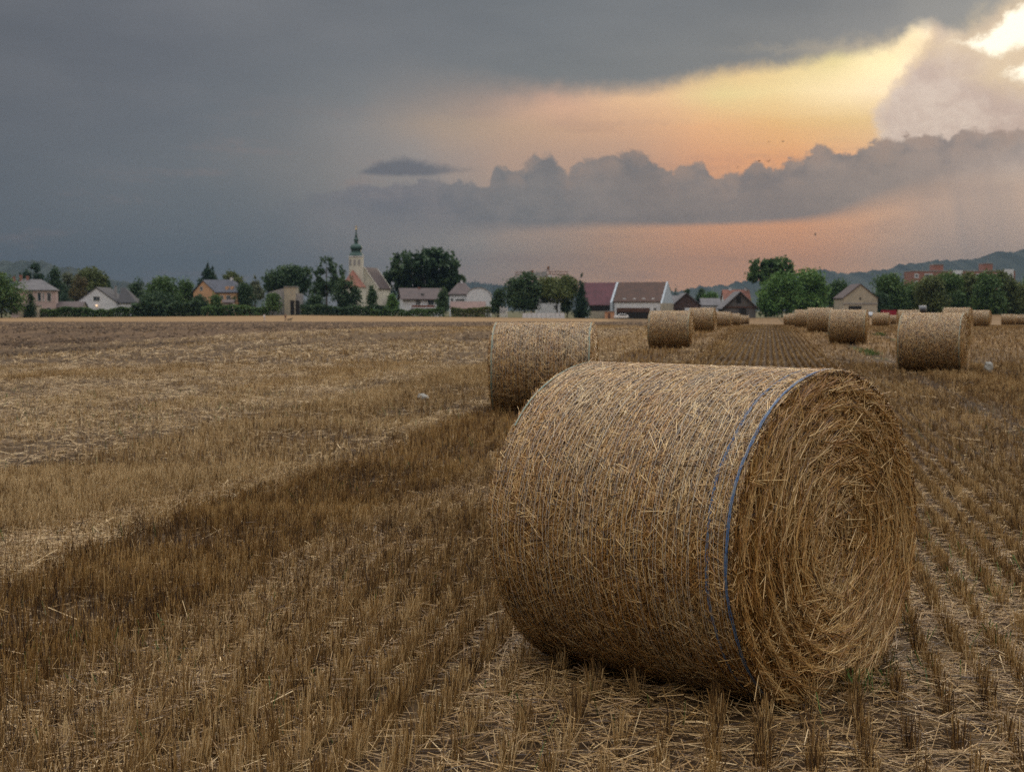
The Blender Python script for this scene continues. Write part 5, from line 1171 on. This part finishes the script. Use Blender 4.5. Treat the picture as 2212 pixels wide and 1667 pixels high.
def person(label, u, Y, rz, shirt, trousers, arm=0):
    x = at(u, Y); t = thing('person', label, 'person', (x, Y, gz(x, Y)), R_(rz), 'people walking at the field edge')
    J = []; E = []; Rd = []
    def v(p, r, to=None):
        J.append(p); Rd.append(r); i = len(J) - 1
        if to is not None: E.append((to, i))
        return i
    pel = v((0, 0, .95), (.15, .11)); wa = v((0, 0, 1.10), (.135, .10), pel); ch = v((0, -.01, 1.34), (.16, .11), wa); nk = v((0, 0, 1.50), .055, ch); hd = v((0, -.02, 1.60), (.075, .09), nk); v((0, -.01, 1.73), (.065, .075), hd)
    v((0, -.115, 1.61), .018, hd)
    for s in (-1, 1):
        v((s * .082, 0, 1.61), .016, hd)
        hp = v((s * .09, 0, .88), .085, pel); kn = v((s * .10, s * .10, .50), .058, hp); an = v((s * .10, s * .20 + .02, .09), .042, kn); v((s * .11, s * .20 - .14, .04), .036, an)
        sh = v((s * .185, 0, 1.41), .055, ch); el = v((s * .23, .05 * s * -1, 1.13), .043, sh); wr = v((s * .235, -.08 * s - arm * .12, .90), .030, el); pm = v((s * .235, -.10 * s - arm * .14, .83), (.022, .036), wr)
        for kf, ln in enumerate((.070, .080, .076, .060)): f1 = v((s * .235, -.10 * s - arm * .14 - .03 + .02 * kf, .77), .009, pm); v((s * .228, -.10 * s - arm * .14 - .03 + .02 * kf, .77 - ln * .6), .008, f1)
        v((s * .222, -.10 * s - arm * .14 - .055, .81), .010, pm)
    skin_mesh('body', J, E, Rd, M_skin, t)
    sv = [(0, 0, .93), (0, 0, 1.12), (0, -.01, 1.34), (0, 0, 1.46), (-.19, 0, 1.41), (-.235, .05, 1.13), (-.24, .06, .96), (.19, 0, 1.41), (.235, -.05, 1.13), (.24, -.08 - arm * .1, .96)]
    skin_mesh('shirt', sv, [(0, 1), (1, 2), (2, 3), (2, 4), (4, 5), (5, 6), (2, 7), (7, 8), (8, 9)], [(.17, .13), (.155, .12), (.18, .13), .075, .07, .056, .046, .07, .056, .046], shirt, t)
    tv = [(0, 0, .97), (-.09, 0, .86), (-.10, -.10, .50), (-.10, -.19, .10), (.09, 0, .86), (.10, .10, .50), (.10, .21, .10)]
    skin_mesh('trousers', tv, [(0, 1), (1, 2), (2, 3), (0, 4), (4, 5), (5, 6)], [(.155, .12), .10, .075, .06, .10, .075, .06], trousers, t)
    skin_mesh('hair', [(0, .025, 1.62), (0, .02, 1.72), (0, -.02, 1.755)], [(0, 1), (1, 2)], [.075, .085, .06], M_hair, t, 1)
    return t
person('walker in white shirt and pale trousers far off before the hedge', 572, 322, 70, M_wshirt, M_jeans)
pt = person('walker in brown clothes with a black dog at the far field edge', 617, 318, 60, M_coat, M_dtr, 1)
x = at(626, 317); t = thing('dog', 'black dog walking beside the person in brown at the field edge', 'dog', (x, 317, gz(x, 317)), R_(-12))
J = [(-.36, 0, .52), (-.12, 0, .53), (.16, 0, .52), (.36, 0, .56), (.50, 0, .70), (.62, 0, .76), (.76, 0, .71), (.60, -.06, .86), (.60, .06, .86), (-.50, 0, .56), (-.68, 0, .48),
     (-.34, -.10, .42), (-.26, -.11, .30), (-.42, -.11, .16), (-.40, -.11, .03), (-.34, .10, .42), (-.18, .11, .30), (-.30, .11, .16), (-.26, .11, .03),
     (.30, -.10, .38), (.36, -.10, .20), (.38, -.10, .03), (.30, .10, .38), (.24, .10, .20), (.18, .10, .04)]
Ed = [(0, 1), (1, 2), (2, 3), (3, 4), (4, 5), (5, 6), (5, 7), (5, 8), (0, 9), (9, 10), (0, 11), (11, 12), (12, 13), (13, 14), (0, 15), (15, 16), (16, 17), (17, 18), (3, 19), (19, 20), (20, 21), (3, 22), (22, 23), (23, 24)]
skin_mesh('body', J, Ed, [.12, .115, .155, .14, .085, .085, .045, .03, .03, .035, .02, .075, .06, .035, .03, .075, .06, .035, .03, .06, .04, .032, .06, .04, .032], M_fur, t, 1)
M_bird = plain('dark_feathers', (.03, .028, .028), .8, .2, 8)
for i, (u, v, Y) in enumerate(((1660, 306, 210), (1691, 306, 240), (1640, 347, 200), (1660, 349, 190), (1594, 360, 230), (1761, 507, 200))):
    d = ray(u, v); s = Y / d.y; p = Vector((0, 0, CAM_H)) + d * s
    bm = bmesh.new(); w = .34; f_ = .12 * (1 if i % 2 else -1)
    ps = [(0, .16, 0), (.045, .03, .02), (.045, -.08, .01), (.02, -.22, 0), (-.02, -.22, 0), (-.045, -.08, .01), (-.045, .03, .02)]
    tv = [bm.verts.new(q) for q in ps]; bv = [bm.verts.new((a * .6, b2, c - .06)) for a, b2, c in ps]
    bm.faces.new(tv); bm.faces.new(bv[::-1])
    for j in range(7): bm.faces.new((tv[j], bv[j], bv[(j + 1) % 7], tv[(j + 1) % 7]))
    for sg in (1, -1):
        a = [(sg * .03, .05, .0), (sg * .18, .09, f_ * .8), (sg * w, -.02, f_), (sg * .17, -.07, f_ * .7), (sg * .03, -.09, -.005)]
        up_ = [bm.verts.new((q[0], q[1], q[2] + .012)) for q in a]; lo_ = [bm.verts.new((q[0], q[1], q[2] - .008)) for q in a]
        bm.faces.new(up_); bm.faces.new(lo_[::-1])
        for j in range(5): bm.faces.new((up_[j], lo_[j], lo_[(j + 1) % 5], up_[(j + 1) % 5]))
    me = bpy.data.meshes.new('bird'); bm.to_mesh(me); bm.free(); me.materials.append(M_bird)
    o = link('bird', me, None, p); o.rotation_euler = (.1, .2 * (i - 2), .9 * i)
    tag(o, ['dark bird, left one of the pair in the orange gap above the cumulus heads', 'dark bird, right one of the pair in the orange gap above the cumulus heads', 'dark bird just left over the notch in the cumulus bank', 'dark bird just above the notch in the cumulus bank', 'dark bird lowest in the orange slit, farthest left of the flock', 'lone dark bird low in the orange band under the cloud bank'][i], 'bird', 'birds in the sunset sky')

# ------------------------------------------------------------------ evening haze
HZ = 1.5e-4
hm = bpy.data.materials.new('haze'); hm.use_nodes = True; hm.node_tree.nodes.clear()
pv = hm.node_tree.nodes.new('ShaderNodeVolumePrincipled'); ho = hm.node_tree.nodes.new('ShaderNodeOutputMaterial')
hm.node_tree.links.new(pv.outputs[0], ho.inputs['Volume']); pv.inputs['Density'].default_value = HZ; pv.inputs['Color'].default_value = (.095, .15, .225, 1); pv.inputs['Anisotropy'].default_value = .2
hb = bmesh.new(); bmesh.ops.create_cube(hb, size=1)
for v_ in hb.verts: v_.co = Vector((v_.co.x * 10000, 3100 + v_.co.y * 6700, 109 + v_.co.z * 236))
me = bpy.data.meshes.new('haze'); hb.to_mesh(me); hb.free(); me.materials.append(hm); o = link('haze', me); o['kind'] = 'stuff'
